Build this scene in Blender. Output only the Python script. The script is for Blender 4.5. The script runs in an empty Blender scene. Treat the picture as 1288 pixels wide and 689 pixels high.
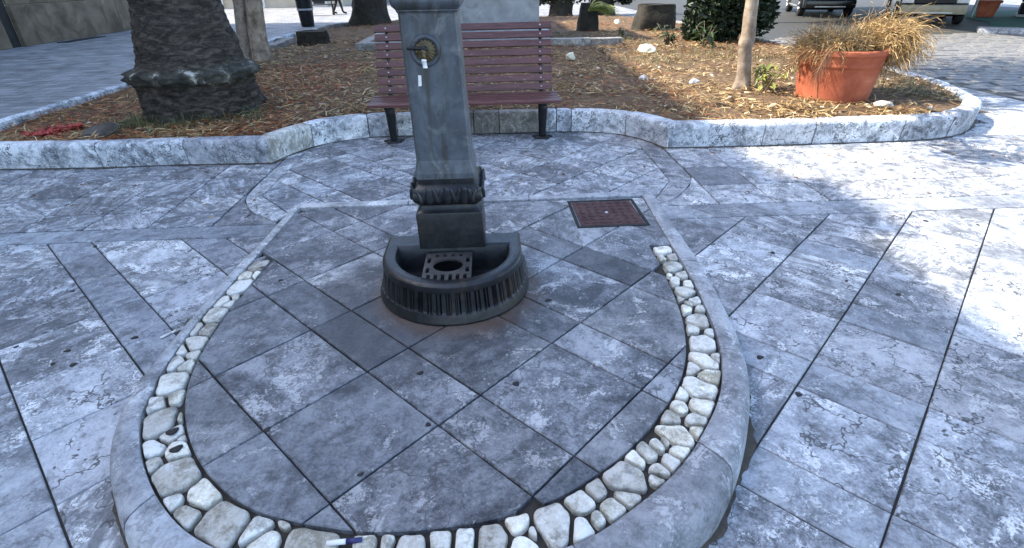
import bpy, bmesh, math, random
from mathutils import Vector, Matrix, noise

random.seed(11)
rad = math.radians
scene = bpy.context.scene
COL = scene.collection

# ------------------------------------------------------------------ camera
CAM_H = 1.55
cam_d = bpy.data.cameras.new('camera')
cam = bpy.data.objects.new('camera', cam_d)
COL.objects.link(cam)
RM = [[0.998962, -0.035966, 0.027951], [-0.042027, -0.491128, 0.870073], [-0.017566, -0.870344, -0.49213]]
cam.matrix_world = Matrix(((RM[0][0], -RM[0][1], -RM[0][2], 0),
                           (RM[1][0], -RM[1][1], -RM[1][2], 0),
                           (RM[2][0], -RM[2][1], -RM[2][2], CAM_H),
                           (0, 0, 0, 1)))
cam_d.sensor_fit = 'HORIZONTAL'
cam_d.sensor_width = 36
cam_d.lens = 36 * 667 / 1288
cam_d.clip_start = .05
cam_d.clip_end = 2000
scene.camera = cam

# ------------------------------------------------------------------ light
SUN_EL = 45.0
SUN_AZ = Vector((-.993, .12, 0)).normalized()
S = (SUN_AZ * math.cos(rad(SUN_EL)) + Vector((0, 0, math.sin(rad(SUN_EL))))).normalized()
world = bpy.data.worlds.new('World')
scene.world = world
world.use_nodes = True
wn = world.node_tree
bg = wn.nodes['Background']
sky = wn.nodes.new('ShaderNodeTexSky')
sky.sky_type = 'NISHITA'
sky.sun_disc = False
sky.sun_elevation = rad(SUN_EL)
sky.sun_rotation = math.atan2(SUN_AZ.x, SUN_AZ.y)
sky.air_density = 1.0
sky.dust_density = 1.6
sky.ozone_density = 1.2
wn.links.new(sky.outputs[0], bg.inputs[0])
bg.inputs[1].default_value = .15
sun_d = bpy.data.lights.new('sun', 'SUN')
sun_d.energy = 3.1
sun_d.angle = rad(.53)
sun_d.color = (1, .93, .82)
sun = bpy.data.objects.new('sun', sun_d)
COL.objects.link(sun)
sun.rotation_euler = S.to_track_quat('Z', 'Y').to_euler()
scene.view_settings.view_transform = 'Standard'
scene.view_settings.look = 'None'
scene.view_settings.exposure = 2.05
scene.view_settings.gamma = 1
scene.view_settings.use_curve_mapping = False
scene.cycles.max_bounces = 8
scene.cycles.diffuse_bounces = 3

# ------------------------------------------------------------------ material helpers
class NT:
    def __init__(s, name):
        s.m = bpy.data.materials.new(name)
        s.m.use_nodes = True
        s.t = s.m.node_tree
        s.b = s.t.nodes['Principled BSDF']
    def n(s, typ, **kw):
        nd = s.t.nodes.new('ShaderNode' + typ)
        for k, v in kw.items():
            if k in nd.inputs: nd.inputs[k].default_value = v
            else: setattr(nd, k, v)
        return nd
    def l(s, a, b): s.t.links.new(a, b)
    def noise(s, vec, scale, detail=4, rough=.55, dist=0, out='Fac'):
        nd = s.n('TexNoise')
        nd.inputs['Scale'].default_value = scale
        nd.inputs['Detail'].default_value = detail
        nd.inputs['Roughness'].default_value = rough
        nd.inputs['Distortion'].default_value = dist
        if vec is not None: s.l(vec, nd.inputs['Vector'])
        return nd.outputs[out]
    def ramp(s, fac, stops, interp='LINEAR'):
        nd = s.n('ValToRGB')
        cr = nd.color_ramp
        cr.interpolation = interp
        while len(cr.elements) < len(stops): cr.elements.new(.5)
        for e, (p, c) in zip(cr.elements, stops):
            e.position = p
            if not isinstance(c, tuple): c = (c, c, c)
            e.color = (*c[:3], 1)
        s.l(fac, nd.inputs[0])
        return nd.outputs[0]
    def mix(s, fac, a, b, mode='MIX'):
        nd = s.n('Mix', data_type='RGBA', blend_type=mode)
        for idx, v in ((0, fac), (6, a), (7, b)):
            if hasattr(v, 'is_linked') or isinstance(v, bpy.types.NodeSocket): s.l(v, nd.inputs[idx])
            else: nd.inputs[idx].default_value = v if idx == 0 else ((*v, 1) if isinstance(v, tuple) else (v, v, v, 1))
        return nd.outputs[2]
    def math(s, op, a, b=None):
        nd = s.n('Math', operation=op)
        for i, v in enumerate((a, b)):
            if v is None: continue
            if isinstance(v, bpy.types.NodeSocket): s.l(v, nd.inputs[i])
            else: nd.inputs[i].default_value = v
        return nd.outputs[0]
    def bump(s, h, strength=.3, dist=.01, prev=None):
        nd = s.n('Bump')
        nd.inputs['Strength'].default_value = strength
        nd.inputs['Distance'].default_value = dist
        s.l(h, nd.inputs['Height'])
        if prev is not None: s.l(prev, nd.inputs['Normal'])
        return nd.outputs[0]
    def objvec(s, spread=40, rot=True):
        tc = s.n('TexCoord'); oi = s.n('ObjectInfo')
        v = tc.outputs['Object']
        if rot:
            vr = s.n('VectorRotate', rotation_type='Z_AXIS')
            s.l(v, vr.inputs['Vector'])
            s.l(s.math('MULTIPLY', oi.outputs['Random'], 43.7), vr.inputs['Angle'])
            v = vr.outputs[0]
        cb = s.n('CombineXYZ')
        s.l(s.math('MULTIPLY', oi.outputs['Random'], spread), cb.inputs[0])
        s.l(s.math('MULTIPLY', oi.outputs['Random'], spread * 1.7), cb.inputs[1])
        ad = s.n('VectorMath', operation='ADD')
        s.l(v, ad.inputs[0]); s.l(cb.outputs[0], ad.inputs[1])
        s.rnd = oi.outputs['Random']
        return ad.outputs[0]
    def scalevec(s, v, sc):
        mp = s.n('Mapping')
        mp.inputs['Scale'].default_value = sc
        s.l(v, mp.inputs['Vector'])
        return mp.outputs[0]
    def done(s, col, rough=.7, normal=None, metal=0, spec=.5):
        if isinstance(col, bpy.types.NodeSocket): s.l(col, s.b.inputs['Base Color'])
        else: s.b.inputs['Base Color'].default_value = (*col, 1)
        if isinstance(rough, bpy.types.NodeSocket): s.l(rough, s.b.inputs['Roughness'])
        else: s.b.inputs['Roughness'].default_value = rough
        if normal is not None: s.l(normal, s.b.inputs['Normal'])
        s.b.inputs['Metallic'].default_value = metal
        s.b.inputs['Specular IOR Level'].default_value = spec
        return s.m

def mat_slab(name, dark, mid, pale, flake, fl_lo, crack_amt=1., streak=.0, rough=.62, grain=.75, stain=False):
    s = NT(name)
    v = s.objvec()
    n1 = s.noise(v, 2.3, 5, .66, .8)
    n2 = s.noise(v, 15, 6, .75)
    n3 = s.noise(v, 5.5, 6, .74, .9)
    n4 = s.noise(v, 80, 3, .8)
    st = s.noise(s.scalevec(v, (2.2, 15, 5)), 1.6, 5, .7, .7) if streak else None
    mixv = s.math('ADD', s.math('ADD', s.math('MULTIPLY', n1, .42), s.math('MULTIPLY', n2, .33)), s.math('MULTIPLY', n4, .25 * grain))
    o_ = (1 - grain) * .125
    base = s.ramp(mixv, [(.415 - o_, dark), (.485 - o_, mid), (.56 - o_, pale)])
    if streak:
        base = s.mix(s.math('MULTIPLY', s.ramp(st, [(.44, 0.), (.60, 1.)]), streak), base, tuple(c * .45 for c in mid))
    # pale worn patches with ragged edges
    fm = s.ramp(s.math('ADD', s.math('MULTIPLY', n3, .75), s.math('MULTIPLY', n4, .25)), [(fl_lo, 0.), (fl_lo + .025, .75), (fl_lo + .07, 1.)])
    base = s.mix(s.math('MULTIPLY', fm, .8), base, flake)
    # thin wandering cracks
    nz = s.n('TexNoise'); nz.inputs['Scale'].default_value = 6; nz.inputs['Detail'].default_value = 3; nz.inputs['Roughness'].default_value = .68; s.l(v, nz.inputs['Vector'])
    sc = s.n('VectorMath', operation='SCALE'); sc.inputs['Scale'].default_value = .55
    wv = s.n('VectorMath', operation='ADD')
    s.l(nz.outputs['Color'], sc.inputs[0]); s.l(v, wv.inputs[0]); s.l(sc.outputs[0], wv.inputs[1])
    cks = None
    for scl, wd, lo in ((2.4, .024, .40), (6.0, .032, .50)):
        vo = s.n('TexVoronoi', feature='DISTANCE_TO_EDGE'); vo.inputs['Scale'].default_value = scl
        s.l(wv.outputs[0], vo.inputs['Vector'])
        gate = s.ramp(n1 if scl < 5 else n3, [(lo, 0.), (lo + .1, 1.)])
        c_ = s.math('MULTIPLY', s.ramp(vo.outputs['Distance'], [(.0, 1.), (wd * .45, .85), (wd, 0.)]), gate)
        cks = c_ if cks is None else s.math('MAXIMUM', cks, c_)
    base = s.mix(s.math('MULTIPLY', cks, .9 * crack_amt), base, (.03, .029, .028))
    # dark pitting and stains
    dk = s.ramp(s.noise(v, 8, 6, .76), [(.37, 1.), (.47, 0.)])
    base = s.mix(s.math('MULTIPLY', dk, .72), base, tuple(c * .36 for c in mid))
    pit = s.ramp(n2, [(.30, 1.), (.39, 0.)])
    base = s.mix(s.math('MULTIPLY', pit, .55), base, tuple(c * .3 for c in mid))
    tone = s.ramp(s.rnd, [(0., (.62, .61, .62)), (.3, (.9, .9, .92)), (.6, (.95, .97, 1.0)), (1., (1.22, 1.2, 1.17))])
    base = s.mix(1., base, tone, 'MULTIPLY')
    if stain:
        ge = s.n('NewGeometry'); sb = s.n('VectorMath', operation='SUBTRACT'); sb.inputs[1].default_value = (-.36, 2.30, .13); s.l(ge.outputs['Position'], sb.inputs[0])
        ln = s.n('VectorMath', operation='LENGTH'); s.l(sb.outputs[0], ln.inputs[0])
        wn_ = s.noise(ge.outputs['Position'], 5, 4, .65)
        dd = s.math('SUBTRACT', ln.outputs['Value'], s.math('MULTIPLY', wn_, .75))
        wet = s.ramp(dd, [(.06, 1.), (.32, 0.)])
        base = s.mix(s.math('MULTIPLY', wet, .7), base, (.035, .037, .042))
        sb2 = s.n('VectorMath', operation='SUBTRACT'); sb2.inputs[1].default_value = (-.20, 2.40, .13); s.l(ge.outputs['Position'], sb2.inputs[0])
        ln2 = s.n('VectorMath', operation='LENGTH'); s.l(sb2.outputs[0], ln2.inputs[0])
        rust = s.ramp(s.math('SUBTRACT', ln2.outputs['Value'], s.math('MULTIPLY', wn_, .12)), [(.30, 1.), (.42, 0.)])
        base = s.mix(s.math('MULTIPLY', rust, .55), base, (.13, .065, .028))
    hgt = s.math('ADD', s.math('MULTIPLY', n4, .35), n2)
    nrm = s.bump(hgt, .85, .010)
    rg = s.ramp(n2, [(.3, rough - .15), (.7, rough + .15)])
    return s.done(base, rg, nrm, spec=.45)

M = {}
M['slab'] = mat_slab('marble paving', (.075, .078, .086), (.275, .285, .303), (.53, .54, .555), (.74, .742, .74), .54, 1., .12)
M['slab_riven'] = mat_slab('riven marble paving', (.060, .063, .071), (.25, .26, .278), (.53, .54, .555), (.74, .742, .74), .54, .9, .8)
M['slab_pale'] = mat_slab('pale cracked marble paving', (.15, .155, .165), (.38, .392, .41), (.58, .588, .598), (.78, .78, .775), .55, 1., .0, .62, .9)
M['slab_smooth'] = mat_slab('smooth grey marble paving', (.13, .138, .152), (.265, .281, .305), (.41, .427, .448), (.60, .605, .605), .57, .5, .3)
M['slab_dark'] = mat_slab('worn grey fountain paving', (.045, .047, .053), (.135, .140, .152), (.245, .25, .26), (.46, .455, .45), .57, .4, .0, .5, .75, True)
M['slab_dark2'] = mat_slab('speckled grey fountain paving', (.048, .050, .057), (.175, .180, .193), (.36, .365, .375), (.58, .575, .565), .54, .7, .0, .5, .75, True)
M['kerb'] = mat_slab('marble kerb', (.10, .107, .12), (.43, .45, .475), (.72, .73, .745), (.83, .83, .83), .545, 1., .0)
M['kerb_cream'] = mat_slab('cream layered kerb', (.22, .19, .14), (.64, .61, .54), (.76, .74, .69), (.82, .81, .77), .555, .8, .8)
M['kerb_grey'] = mat_slab('grey limestone kerb', (.17, .174, .182), (.32, .327, .338), (.46, .465, .47), (.70, .70, .70), .55, .3, .0)
M['kerb_dirty'] = mat_slab('dirty limestone kerb', (.09, .082, .07), (.25, .23, .20), (.42, .39, .345), (.55, .52, .47), .565, .8, .4)
M['white_stone'] = mat_slab('white limestone cobble', (.30, .27, .20), (.60, .565, .475), (.78, .75, .67), (.87, .85, .79), .57, .15, .0, .7)

def mat_simple(name, stops, scale=8, detail=6, rough=.75, bump=.3, bdist=.005, metal=0, spec=.4, dist=.5, island=0, obj=True):
    s = NT(name)
    if obj: v = s.objvec(rot=False)
    else:
        v = s.n('TexCoord').outputs['Object']
    n = s.noise(v, scale, detail, .65, dist)
    c = s.ramp(n, stops)
    if island:
        g = s.n('NewGeometry')
        c = s.mix(1., c, s.ramp(g.outputs['Random Per Island'], [(0., 1 - island), (1., 1 + island)]), 'MULTIPLY')
    n2 = s.noise(v, scale * 5, 5, .65)
    nr = s.bump(s.math('ADD', s.math('MULTIPLY', n, .6), s.math('MULTIPLY', n2, .4)), bump, bdist) if bump else None
    return s.done(c, rough, nr, metal, spec)

M['grout'] = mat_simple('dark grout', [(.3, (.020, .019, .017)), (.7, (.06, .056, .05))], 20)
M['dirt'] = mat_simple('dark damp dirt', [(.3, (.018, .015, .012)), (.7, (.05, .042, .032))], 30, bump=.6)
M['dirt_brown'] = mat_simple('brown dirt', [(.3, (.035, .028, .02)), (.7, (.10, .08, .058))], 30, bump=.6)
M['soil'] = mat_simple('dry soil and litter', [(.3, (.04, .022, .011)), (.5, (.115, .068, .032)), (.7, (.25, .17, .085))], 14, 8, .9, .9, .03)

def mat_column():
    s = NT('grey painted cast iron column')
    tc = s.n('TexCoord'); v = tc.outputs['Object']
    n = s.noise(v, 6, 7, .65, .6); n2 = s.noise(v, 40, 5, .7)
    st = s.noise(s.scalevec(v, (16, 16, 1.3)), 1.6, 5, .6)
    c = s.ramp(n, [(.3, (.045, .052, .062)), (.5, (.078, .089, .104)), (.7, (.125, .139, .155))])
    c = s.mix(s.math('MULTIPLY', s.ramp(st, [(.47, 0.), (.62, 1.)]), .7), c, (.040, .036, .024))
    sp = s.ramp(s.noise(v, 26, 4, .6), [(.66, 0.), (.7, 1.)])
    c = s.mix(s.math('MULTIPLY', sp, .7), c, (.025, .022, .02))
    lo = s.ramp(s.noise(v, 7, 6, .7, 1.), [(.53, 0.), (.64, 1.)])
    c = s.mix(s.math('MULTIPLY', lo, .45), c, (.21, .22, .22))
    return s.done(c, s.ramp(n2, [(.3, .34), (.7, .55)]), s.bump(n2, .15, .002), .15, .5)
M['column'] = mat_column()

def mat_iron(name, a, b, rust, ramt, rough=.5):
    s = NT(name)
    v = s.n('TexCoord').outputs['Object']
    n = s.noise(v, 9, 7, .65, .5); n2 = s.noise(v, 60, 5, .7)
    c = s.ramp(n, [(.3, a), (.7, b)])
    rm = s.ramp(s.noise(v, 5, 6, .7, .8), [(.55, 0.), (.7, 1.)])
    c = s.mix(s.math('MULTIPLY', rm, ramt), c, rust)
    return s.done(c, s.ramp(n2, [(.3, rough - .12), (.7, rough + .15)]), s.bump(n2, .3, .003), .35, .5)
M['iron_dark'] = mat_iron('weathered dark iron', (.008, .0085, .010), (.034, .035, .037), (.085, .055, .03), .5, .36)
M['iron_worn'] = mat_iron('worn dark iron', (.016, .017, .020), (.055, .058, .063), (.075, .05, .03), .35, .36)
M['iron_black'] = mat_iron('black painted iron', (.008, .008, .009), (.022, .022, .024), (.05, .03, .02), .3, .45)
M['iron_grate'] = mat_iron('worn iron grate', (.055, .05, .05), (.11, .105, .10), (.12, .075, .05), .6, .5)
M['iron_cover'] = mat_iron('rusty red brown cast iron cover', (.05, .022, .020), (.10, .050, .046), (.12, .055, .045), .5, .75)
M['brass'] = mat_iron('tarnished brass', (.045, .034, .014), (.17, .125, .05), (.02, .017, .012), .7, .4)
M['white_plastic'] = mat_simple('white plastic', [(.3, (.72, .70, .66)), (.7, (.84, .83, .80))], 20, rough=.4, bump=.05)
M['blue_plastic'] = mat_simple('dark blue plastic', [(.3, (.02, .02, .08)), (.7, (.03, .03, .12))], 20, rough=.4, bump=.05)
M['gum'] = mat_simple('black gum', [(.3, (.006, .006, .006)), (.7, (.016, .015, .015))], 20, rough=.6)

def mat_wood(name, cols, scale=(1.2, 14, 14), rough=.5, chips=.75, chipc=(.30, .25, .23)):
    s = NT(name)
    v = s.objvec(rot=False)
    g = s.noise(s.scalevec(v, scale), 4, 6, .65, .6)
    c = s.ramp(g, cols)
    ch = s.ramp(s.noise(s.scalevec(v, (3, 20, 20)), 3, 6, .7), [(.62, 0.), (.67, 1.)])
    c = s.mix(s.math('MULTIPLY', ch, chips), c, chipc)
    c = s.mix(1., c, s.ramp(s.rnd, [(0., .8), (1., 1.15)]), 'MULTIPLY')
    return s.done(c, rough, s.bump(g, .35, .003), 0, .5)
M['slat'] = mat_wood('purple brown painted slats', [(.3, (.062, .021, .019)), (.7, (.155, .060, .052))])
M['terracotta'] = mat_simple('terracotta', [(.3, (.22, .05, .022)), (.5, (.34, .088, .04)), (.64, (.42, .13, .065)), (.76, (.52, .30, .21))], 3.2, 8, .8, .3, .006)
M['bark'] = mat_simple('grey brown bark', [(.3, (.10, .075, .055)), (.5, (.24, .19, .145)), (.7, (.38, .31, .25))], 7, 8, .85, .9, .02)
M['bark_pale'] = mat_simple('pale smooth bark', [(.3, (.085, .062, .042)), (.5, (.235, .18, .13)), (.7, (.40, .33, .255))], 6, 8, .8, .7, .015)
M['bark_dark'] = mat_simple('dark damp bark', [(.3, (.010, .009, .007)), (.7, (.045, .038, .026))], 8, 8, .9, 1., .03)
def mat_palm():
    s = NT('dark fibrous palm bark')
    v = s.n('TexCoord').outputs['Object']
    n = s.noise(s.scalevec(v, (5, 5, 16)), 1.4, 8, .68, .9); n2 = s.noise(v, 24, 7, .7)
    c = s.ramp(n, [(.32, (.010, .008, .007)), (.5, (.050, .040, .032)), (.68, (.13, .108, .085))])
    li = s.ramp(n2, [(.62, 0.), (.7, 1.)])
    c = s.mix(s.math('MULTIPLY', li, .45), c, (.17, .15, .12))
    return s.done(c, .85, s.bump(s.math('ADD', n, s.math('MULTIPLY', n2, .4)), 1., .03), 0, .3)
M['palm'] = mat_palm()
M['moss'] = mat_simple('mossy grey root collar', [(.34, (.010, .010, .008)), (.5, (.045, .042, .032)), (.57, (.09, .085, .065)), (.63, (.42, .40, .35))], 5, 8, .9, 1., .03)

def mat_leaf(name, c1, c2, trans=.25, rough=.5, extra=None):
    s = NT(name)
    g = s.n('NewGeometry')
    stops = [(0., c1), (1., c2)] if extra is None else extra
    c = s.ramp(g.outputs['Random Per Island'], stops)
    s.done(c, rough, None, 0, .4)
    if trans:
        tr = s.n('BsdfTranslucent'); mx = s.n('MixShader'); mx.inputs[0].default_value = trans
        s.l(c, tr.inputs['Color'])
        s.l(s.b.outputs[0], mx.inputs[1]); s.l(tr.outputs[0], mx.inputs[2])
        s.l(mx.outputs[0], s.t.nodes['Material Output'].inputs['Surface'])
    return s.m
M['leaf'] = mat_leaf('dark green leaves', (.018, .035, .012), (.05, .085, .025))
M['leaf_dark'] = mat_leaf('very dark leaves', (.008, .016, .007), (.025, .045, .016), .15)
M['leaf_yellow'] = mat_leaf('yellow green leaves', (.12, .16, .03), (.42, .42, .12))
M['grass'] = mat_leaf('grass blades', (.045, .075, .03), (.20, .20, .09))
M['needle'] = mat_leaf('dry needles', None, None, .1, .7, [(0., (.05, .026, .011)), (.3, (.16, .085, .032)), (.6, (.32, .20, .078)), (.85, (.48, .34, .145)), (1., (.70, .57, .32))])
M['needle_red'] = mat_leaf('reddish needles', None, None, .1, .7, [(0., (.10, .026, .010)), (.4, (.28, .06, .018)), (.75, (.42, .13, .035)), (1., (.55, .28, .10))])
M['needle_dark'] = mat_leaf('dark brown litter', None, None, .1, .7, [(0., (.05, .018, .008)), (.5, (.16, .06, .022)), (.85, (.27, .13, .05)), (1., (.38, .24, .11))])
M['red_petal'] = mat_leaf('red petals', (.35, .015, .015), (.52, .05, .035), .1)
M['dry'] = mat_leaf('dried straw', None, None, .2, .7, [(0., (.10, .055, .022)), (.35, (.26, .155, .06)), (.75, (.46, .31, .13)), (1., (.62, .47, .25))])
M['frond_dry'] = mat_leaf('dried brown frond', (.20, .085, .025), (.38, .20, .08))
M['fallen'] = mat_leaf('fallen leaves', None, None, .1, .7, [(0., (.09, .05, .025)), (.5, (.26, .16, .08)), (.85, (.42, .33, .22)), (1., (.60, .54, .45))])

def mat_road(name, lo, hi, joint, bs, bw=.5, bh=.25, rz=0):
    s = NT(name)
    v = s.n('TexCoord').outputs['Object']
    mp = s.n('Mapping'); mp.inputs['Rotation'].default_value = (0, 0, rz); s.l(v, mp.inputs['Vector'])
    nz = s.noise(mp.outputs[0], 2., 5, .6, .5)
    br = s.n('TexBrick'); s.l(mp.outputs[0], br.inputs['Vector'])
    br.inputs['Scale'].default_value = bs; br.inputs['Mortar Size'].default_value = .018
    br.inputs['Brick Width'].default_value = bw; br.inputs['Row Height'].default_value = bh
    br.inputs['Color1'].default_value = (*lo, 1); br.inputs['Color2'].default_value = (*hi, 1)
    br.inputs['Mortar'].default_value = (*joint, 1); br.inputs['Bias'].default_value = 0
    c = s.mix(.5, br.outputs['Color'], s.ramp(nz, [(.3, tuple(x * .6 for x in lo)), (.7, tuple(min(1, x * 1.25) for x in hi))]))
    c = s.mix(s.math('MULTIPLY', s.ramp(s.noise(v, 30, 5, .7), [(.35, 1.), (.5, 0.)]), .3), c, joint)
    h = s.math('SUBTRACT', s.noise(v, 18, 6, .7), s.math('MULTIPLY', br.outputs['Fac'], .8))
    return s.done(c, .6, s.bump(h, .7, .02), 0, .4)
M['road'] = mat_road('grey stone street paving', (.12, .123, .13), (.34, .345, .355), (.05, .05, .05), 1.1)
M['road_dark'] = mat_simple('dark road bed', [(.3, (.03, .03, .03)), (.7, (.06, .06, .055))], 10)
M['sett'] = mat_simple('basalt setts', [(.3, (.09, .09, .09)), (.5, (.15, .147, .142)), (.7, (.23, .225, .215))], 9, 7, .6, .6, .01)
M['carpet'] = mat_simple('green artificial turf carpet', [(.3, (.012, .085, .055)), (.7, (.025, .14, .09))], 60, rough=.95, bump=.5)
M['wallstone'] = mat_simple('brown weathered limestone blocks', [(.28, (.05, .038, .026)), (.45, (.115, .088, .060)), (.6, (.17, .135, .095)), (.75, (.25, .205, .155))], 1.6, 8, .85, .5, .03)
M['wallgap'] = mat_simple('black joint', [(.3, (.008, .008, .008)), (.7, (.02, .018, .016))], 5)
M['stucco'] = mat_simple('pale ochre stucco', [(.3, (.42, .36, .27)), (.7, (.56, .50, .40))], 1.2, 7, .9, .3, .01)
M['stucco_white'] = mat_simple('white plaster', [(.3, (.66, .64, .60)), (.7, (.78, .76, .72))], 1.2, 6, .9, .2, .01)
M['plinth'] = mat_simple('pale grey granite plinth', [(.3, (.22, .225, .23)), (.5, (.34, .345, .35)), (.7, (.46, .465, .47))], 3, 8, .55, .15, .004)
M['glass'] = mat_simple('dark window glass', [(.3, (.01, .011, .013)), (.7, (.02, .022, .025))], 2, rough=.08, bump=0)
M['carpaint'] = mat_simple('black car paint', [(.3, (.006, .006, .007)), (.7, (.010, .010, .011))], 3, rough=.22, bump=0, spec=.6)
M['carpaint_beige'] = mat_simple('dusty beige car paint', [(.3, (.30, .25, .16)), (.7, (.42, .37, .26))], 5, rough=.4, bump=.05)
M['rubber'] = mat_simple('black rubber', [(.3, (.010, .010, .010)), (.7, (.022, .022, .022))], 12, rough=.8)
M['alloy'] = mat_simple('silver alloy', [(.3, (.45, .46, .48)), (.7, (.62, .63, .65))], 8, rough=.35, bump=0, metal=.7)
M['lamp'] = mat_simple('clear lamp lens', [(.3, (.6, .6, .6)), (.7, (.8, .8, .8))], 8, rough=.15, bump=0)
M['white_metal'] = mat_simple('white painted metal', [(.3, (.55, .57, .60)), (.7, (.70, .72, .74))], 8, rough=.4, bump=.05)
M['canvas'] = mat_simple('dark canvas', [(.3, (.04, .05, .045)), (.7, (.07, .08, .075))], 8, rough=.9)
M['cloth_dark'] = mat_simple('dark trousers', [(.3, (.010, .011, .014)), (.7, (.022, .023, .028))], 20, rough=.9)
M['skin'] = mat_simple('skin', [(.3, (.42, .25, .17)), (.7, (.50, .31, .22))], 10, rough=.5, bump=.05)
M['hair'] = mat_simple('dark hair', [(.3, (.012, .009, .007)), (.7, (.03, .02, .015))], 30, rough=.6)
M['rock'] = mat_simple('cream white rock', [(.3, (.52, .50, .36)), (.5, (.68, .66, .50)), (.7, (.80, .78, .66))], 9, 7, .8, .5, .01)

# ------------------------------------------------------------------ object helpers
def mk(name, verts, faces, mat=None, parent=None, loc=(0, 0, 0), rot=(0, 0, 0), smooth=False, auto=None):
    me = bpy.data.meshes.new(name)
    me.from_pydata([tuple(v) for v in verts], [], faces)
    me.update()
    return mkm(name, me, mat, parent, loc, rot, smooth, auto)
def mkm(name, me, mat=None, parent=None, loc=(0, 0, 0), rot=(0, 0, 0), smooth=False, auto=None):
    if mat is not None and not me.materials: me.materials.append(M[mat])
    if smooth or auto: me.polygons.foreach_set('use_smooth', [True] * len(me.polygons))
    if auto: me.set_sharp_from_angle(angle=rad(auto))
    o = bpy.data.objects.new(name, me)
    COL.objects.link(o)
    o.location = loc; o.rotation_euler = rot
    if parent is not None: o.parent = parent
    return o
def bmo(name, bm, mat, parent=None, loc=(0, 0, 0), rot=(0, 0, 0), smooth=False, auto=None):
    bmesh.ops.recalc_face_normals(bm, faces=bm.faces)
    me = bpy.data.meshes.new(name); bm.to_mesh(me); bm.free()
    return mkm(name, me, mat, parent, loc, rot, smooth, auto)
def thing(name, label, cat, loc=(0, 0, 0), rz=0, group=None):
    o = bpy.data.objects.new(name, None)
    COL.objects.link(o); o.location = loc; o.rotation_euler = (0, 0, rz)
    o.empty_display_size = .1
    return tag(o, label, cat, group)
def tag(o, label, cat, group=None, kind=None):
    o['label'] = label; o['category'] = cat
    if group: o['group'] = group
    if kind: o['kind'] = kind
    return o
def struct(o, label=None):
    o['kind'] = 'structure'
    if label: o['label'] = label
    return o
def stuff(o, label, cat=None):
    o['kind'] = 'stuff'; o['label'] = label
    if cat: o['category'] = cat
    return o
def box(bm, x0, x1, y0, y1, z0, z1, bev=0):
    r = bmesh.ops.create_cube(bm, size=1)
    bmesh.ops.scale(bm, vec=(x1 - x0, y1 - y0, z1 - z0), verts=r['verts'])
    bmesh.ops.translate(bm, vec=((x0 + x1) / 2, (y0 + y1) / 2, (z0 + z1) / 2), verts=r['verts'])
    if bev:
        es = list({e for v in r['verts'] for e in v.link_edges})
        bmesh.ops.bevel(bm, geom=es, offset=bev, segments=2, affect='EDGES', profile=.6)
def boxo(name, x0, x1, y0, y1, z0, z1, mat, parent=None, bev=0):
    bm = bmesh.new()
    cx, cy = (x0 + x1) / 2, (y0 + y1) / 2
    box(bm, x0 - cx, x1 - cx, y0 - cy, y1 - cy, z0, z1, bev)
    pl = Vector((0, 0, 0))
    return bmo(name, bm, mat, parent, (cx, cy, 0), auto=35 if bev else None)
def lathe(bm, prof, n=32, a0=0, a1=2 * math.pi, wob=None, c=(0, 0)):
    full = abs(a1 - a0 - 2 * math.pi) < 1e-6
    rows = []
    m = n if full else n + 1
    for r, z in prof:
        row = []
        for i in range(m):
            a = a0 + (a1 - a0) * i / n
            rr = r + (wob(a, z, r) if wob else 0)
            row.append(bm.verts.new((c[0] + rr * math.cos(a), c[1] + rr * math.sin(a), z)))
        rows.append(row)
    for a, b in zip(rows[:-1], rows[1:]):
        for i in range(n):
            j = (i + 1) % m
            bm.faces.new((a[i], a[j], b[j], b[i]))
    return rows
def tube(bm, pts, radii, n=8, caps=True):
    pts = [Vector(p) for p in pts]
    rows = []
    prev = None
    for i, p in enumerate(pts):
        d = (pts[min(i + 1, len(pts) - 1)] - pts[max(i - 1, 0)]).normalized()
        if prev is None: u = d.orthogonal().normalized()
        else: u = (prev - d * prev.dot(d)).normalized()
        prev = u
        w = d.cross(u)
        rows.append([bm.verts.new(p + (u * math.cos(2 * math.pi * k / n) + w * math.sin(2 * math.pi * k / n)) * radii[i]) for k in range(n)])
    for a, b in zip(rows[:-1], rows[1:]):
        for k in range(n):
            bm.faces.new((a[k], a[(k + 1) % n], b[(k + 1) % n], b[k]))
    if caps:
        bm.faces.new(rows[0][::-1]); bm.faces.new(rows[-1])

# ------------------------------------------------------------------ 2-D polygon helpers
def clip_half(poly, p, nrm):
    out = []
    n = len(poly)
    for i in range(n):
        a, b = poly[i], poly[(i + 1) % n]
        da = (a[0] - p[0]) * nrm[0] + (a[1] - p[1]) * nrm[1]
        db = (b[0] - p[0]) * nrm[0] + (b[1] - p[1]) * nrm[1]
        if da <= 0: out.append(a)
        if (da < 0 < db) or (db < 0 < da):
            t = da / (da - db)
            out.append((a[0] + (b[0] - a[0]) * t, a[1] + (b[1] - a[1]) * t))
    return out
def clip_convex(subject, win):
    p = subject
    for i in range(len(win)):
        a, b = win[i], win[(i + 1) % len(win)]
        nrm = (b[1] - a[1], a[0] - b[0])
        p = clip_half(p, a, nrm)
        if len(p) < 3: return []
    return p
def area(p):
    return .5 * sum(p[i][0] * p[(i + 1) % len(p)][1] - p[(i + 1) % len(p)][0] * p[i][1] for i in range(len(p)))
def clean(p, eps=.004):
    out = []
    for q in p:
        if not out or math.hypot(q[0] - out[-1][0], q[1] - out[-1][1]) > eps: out.append(q)
    while len(out) > 2 and math.hypot(out[0][0] - out[-1][0], out[0][1] - out[-1][1]) <= eps: out.pop()
    return out
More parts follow.
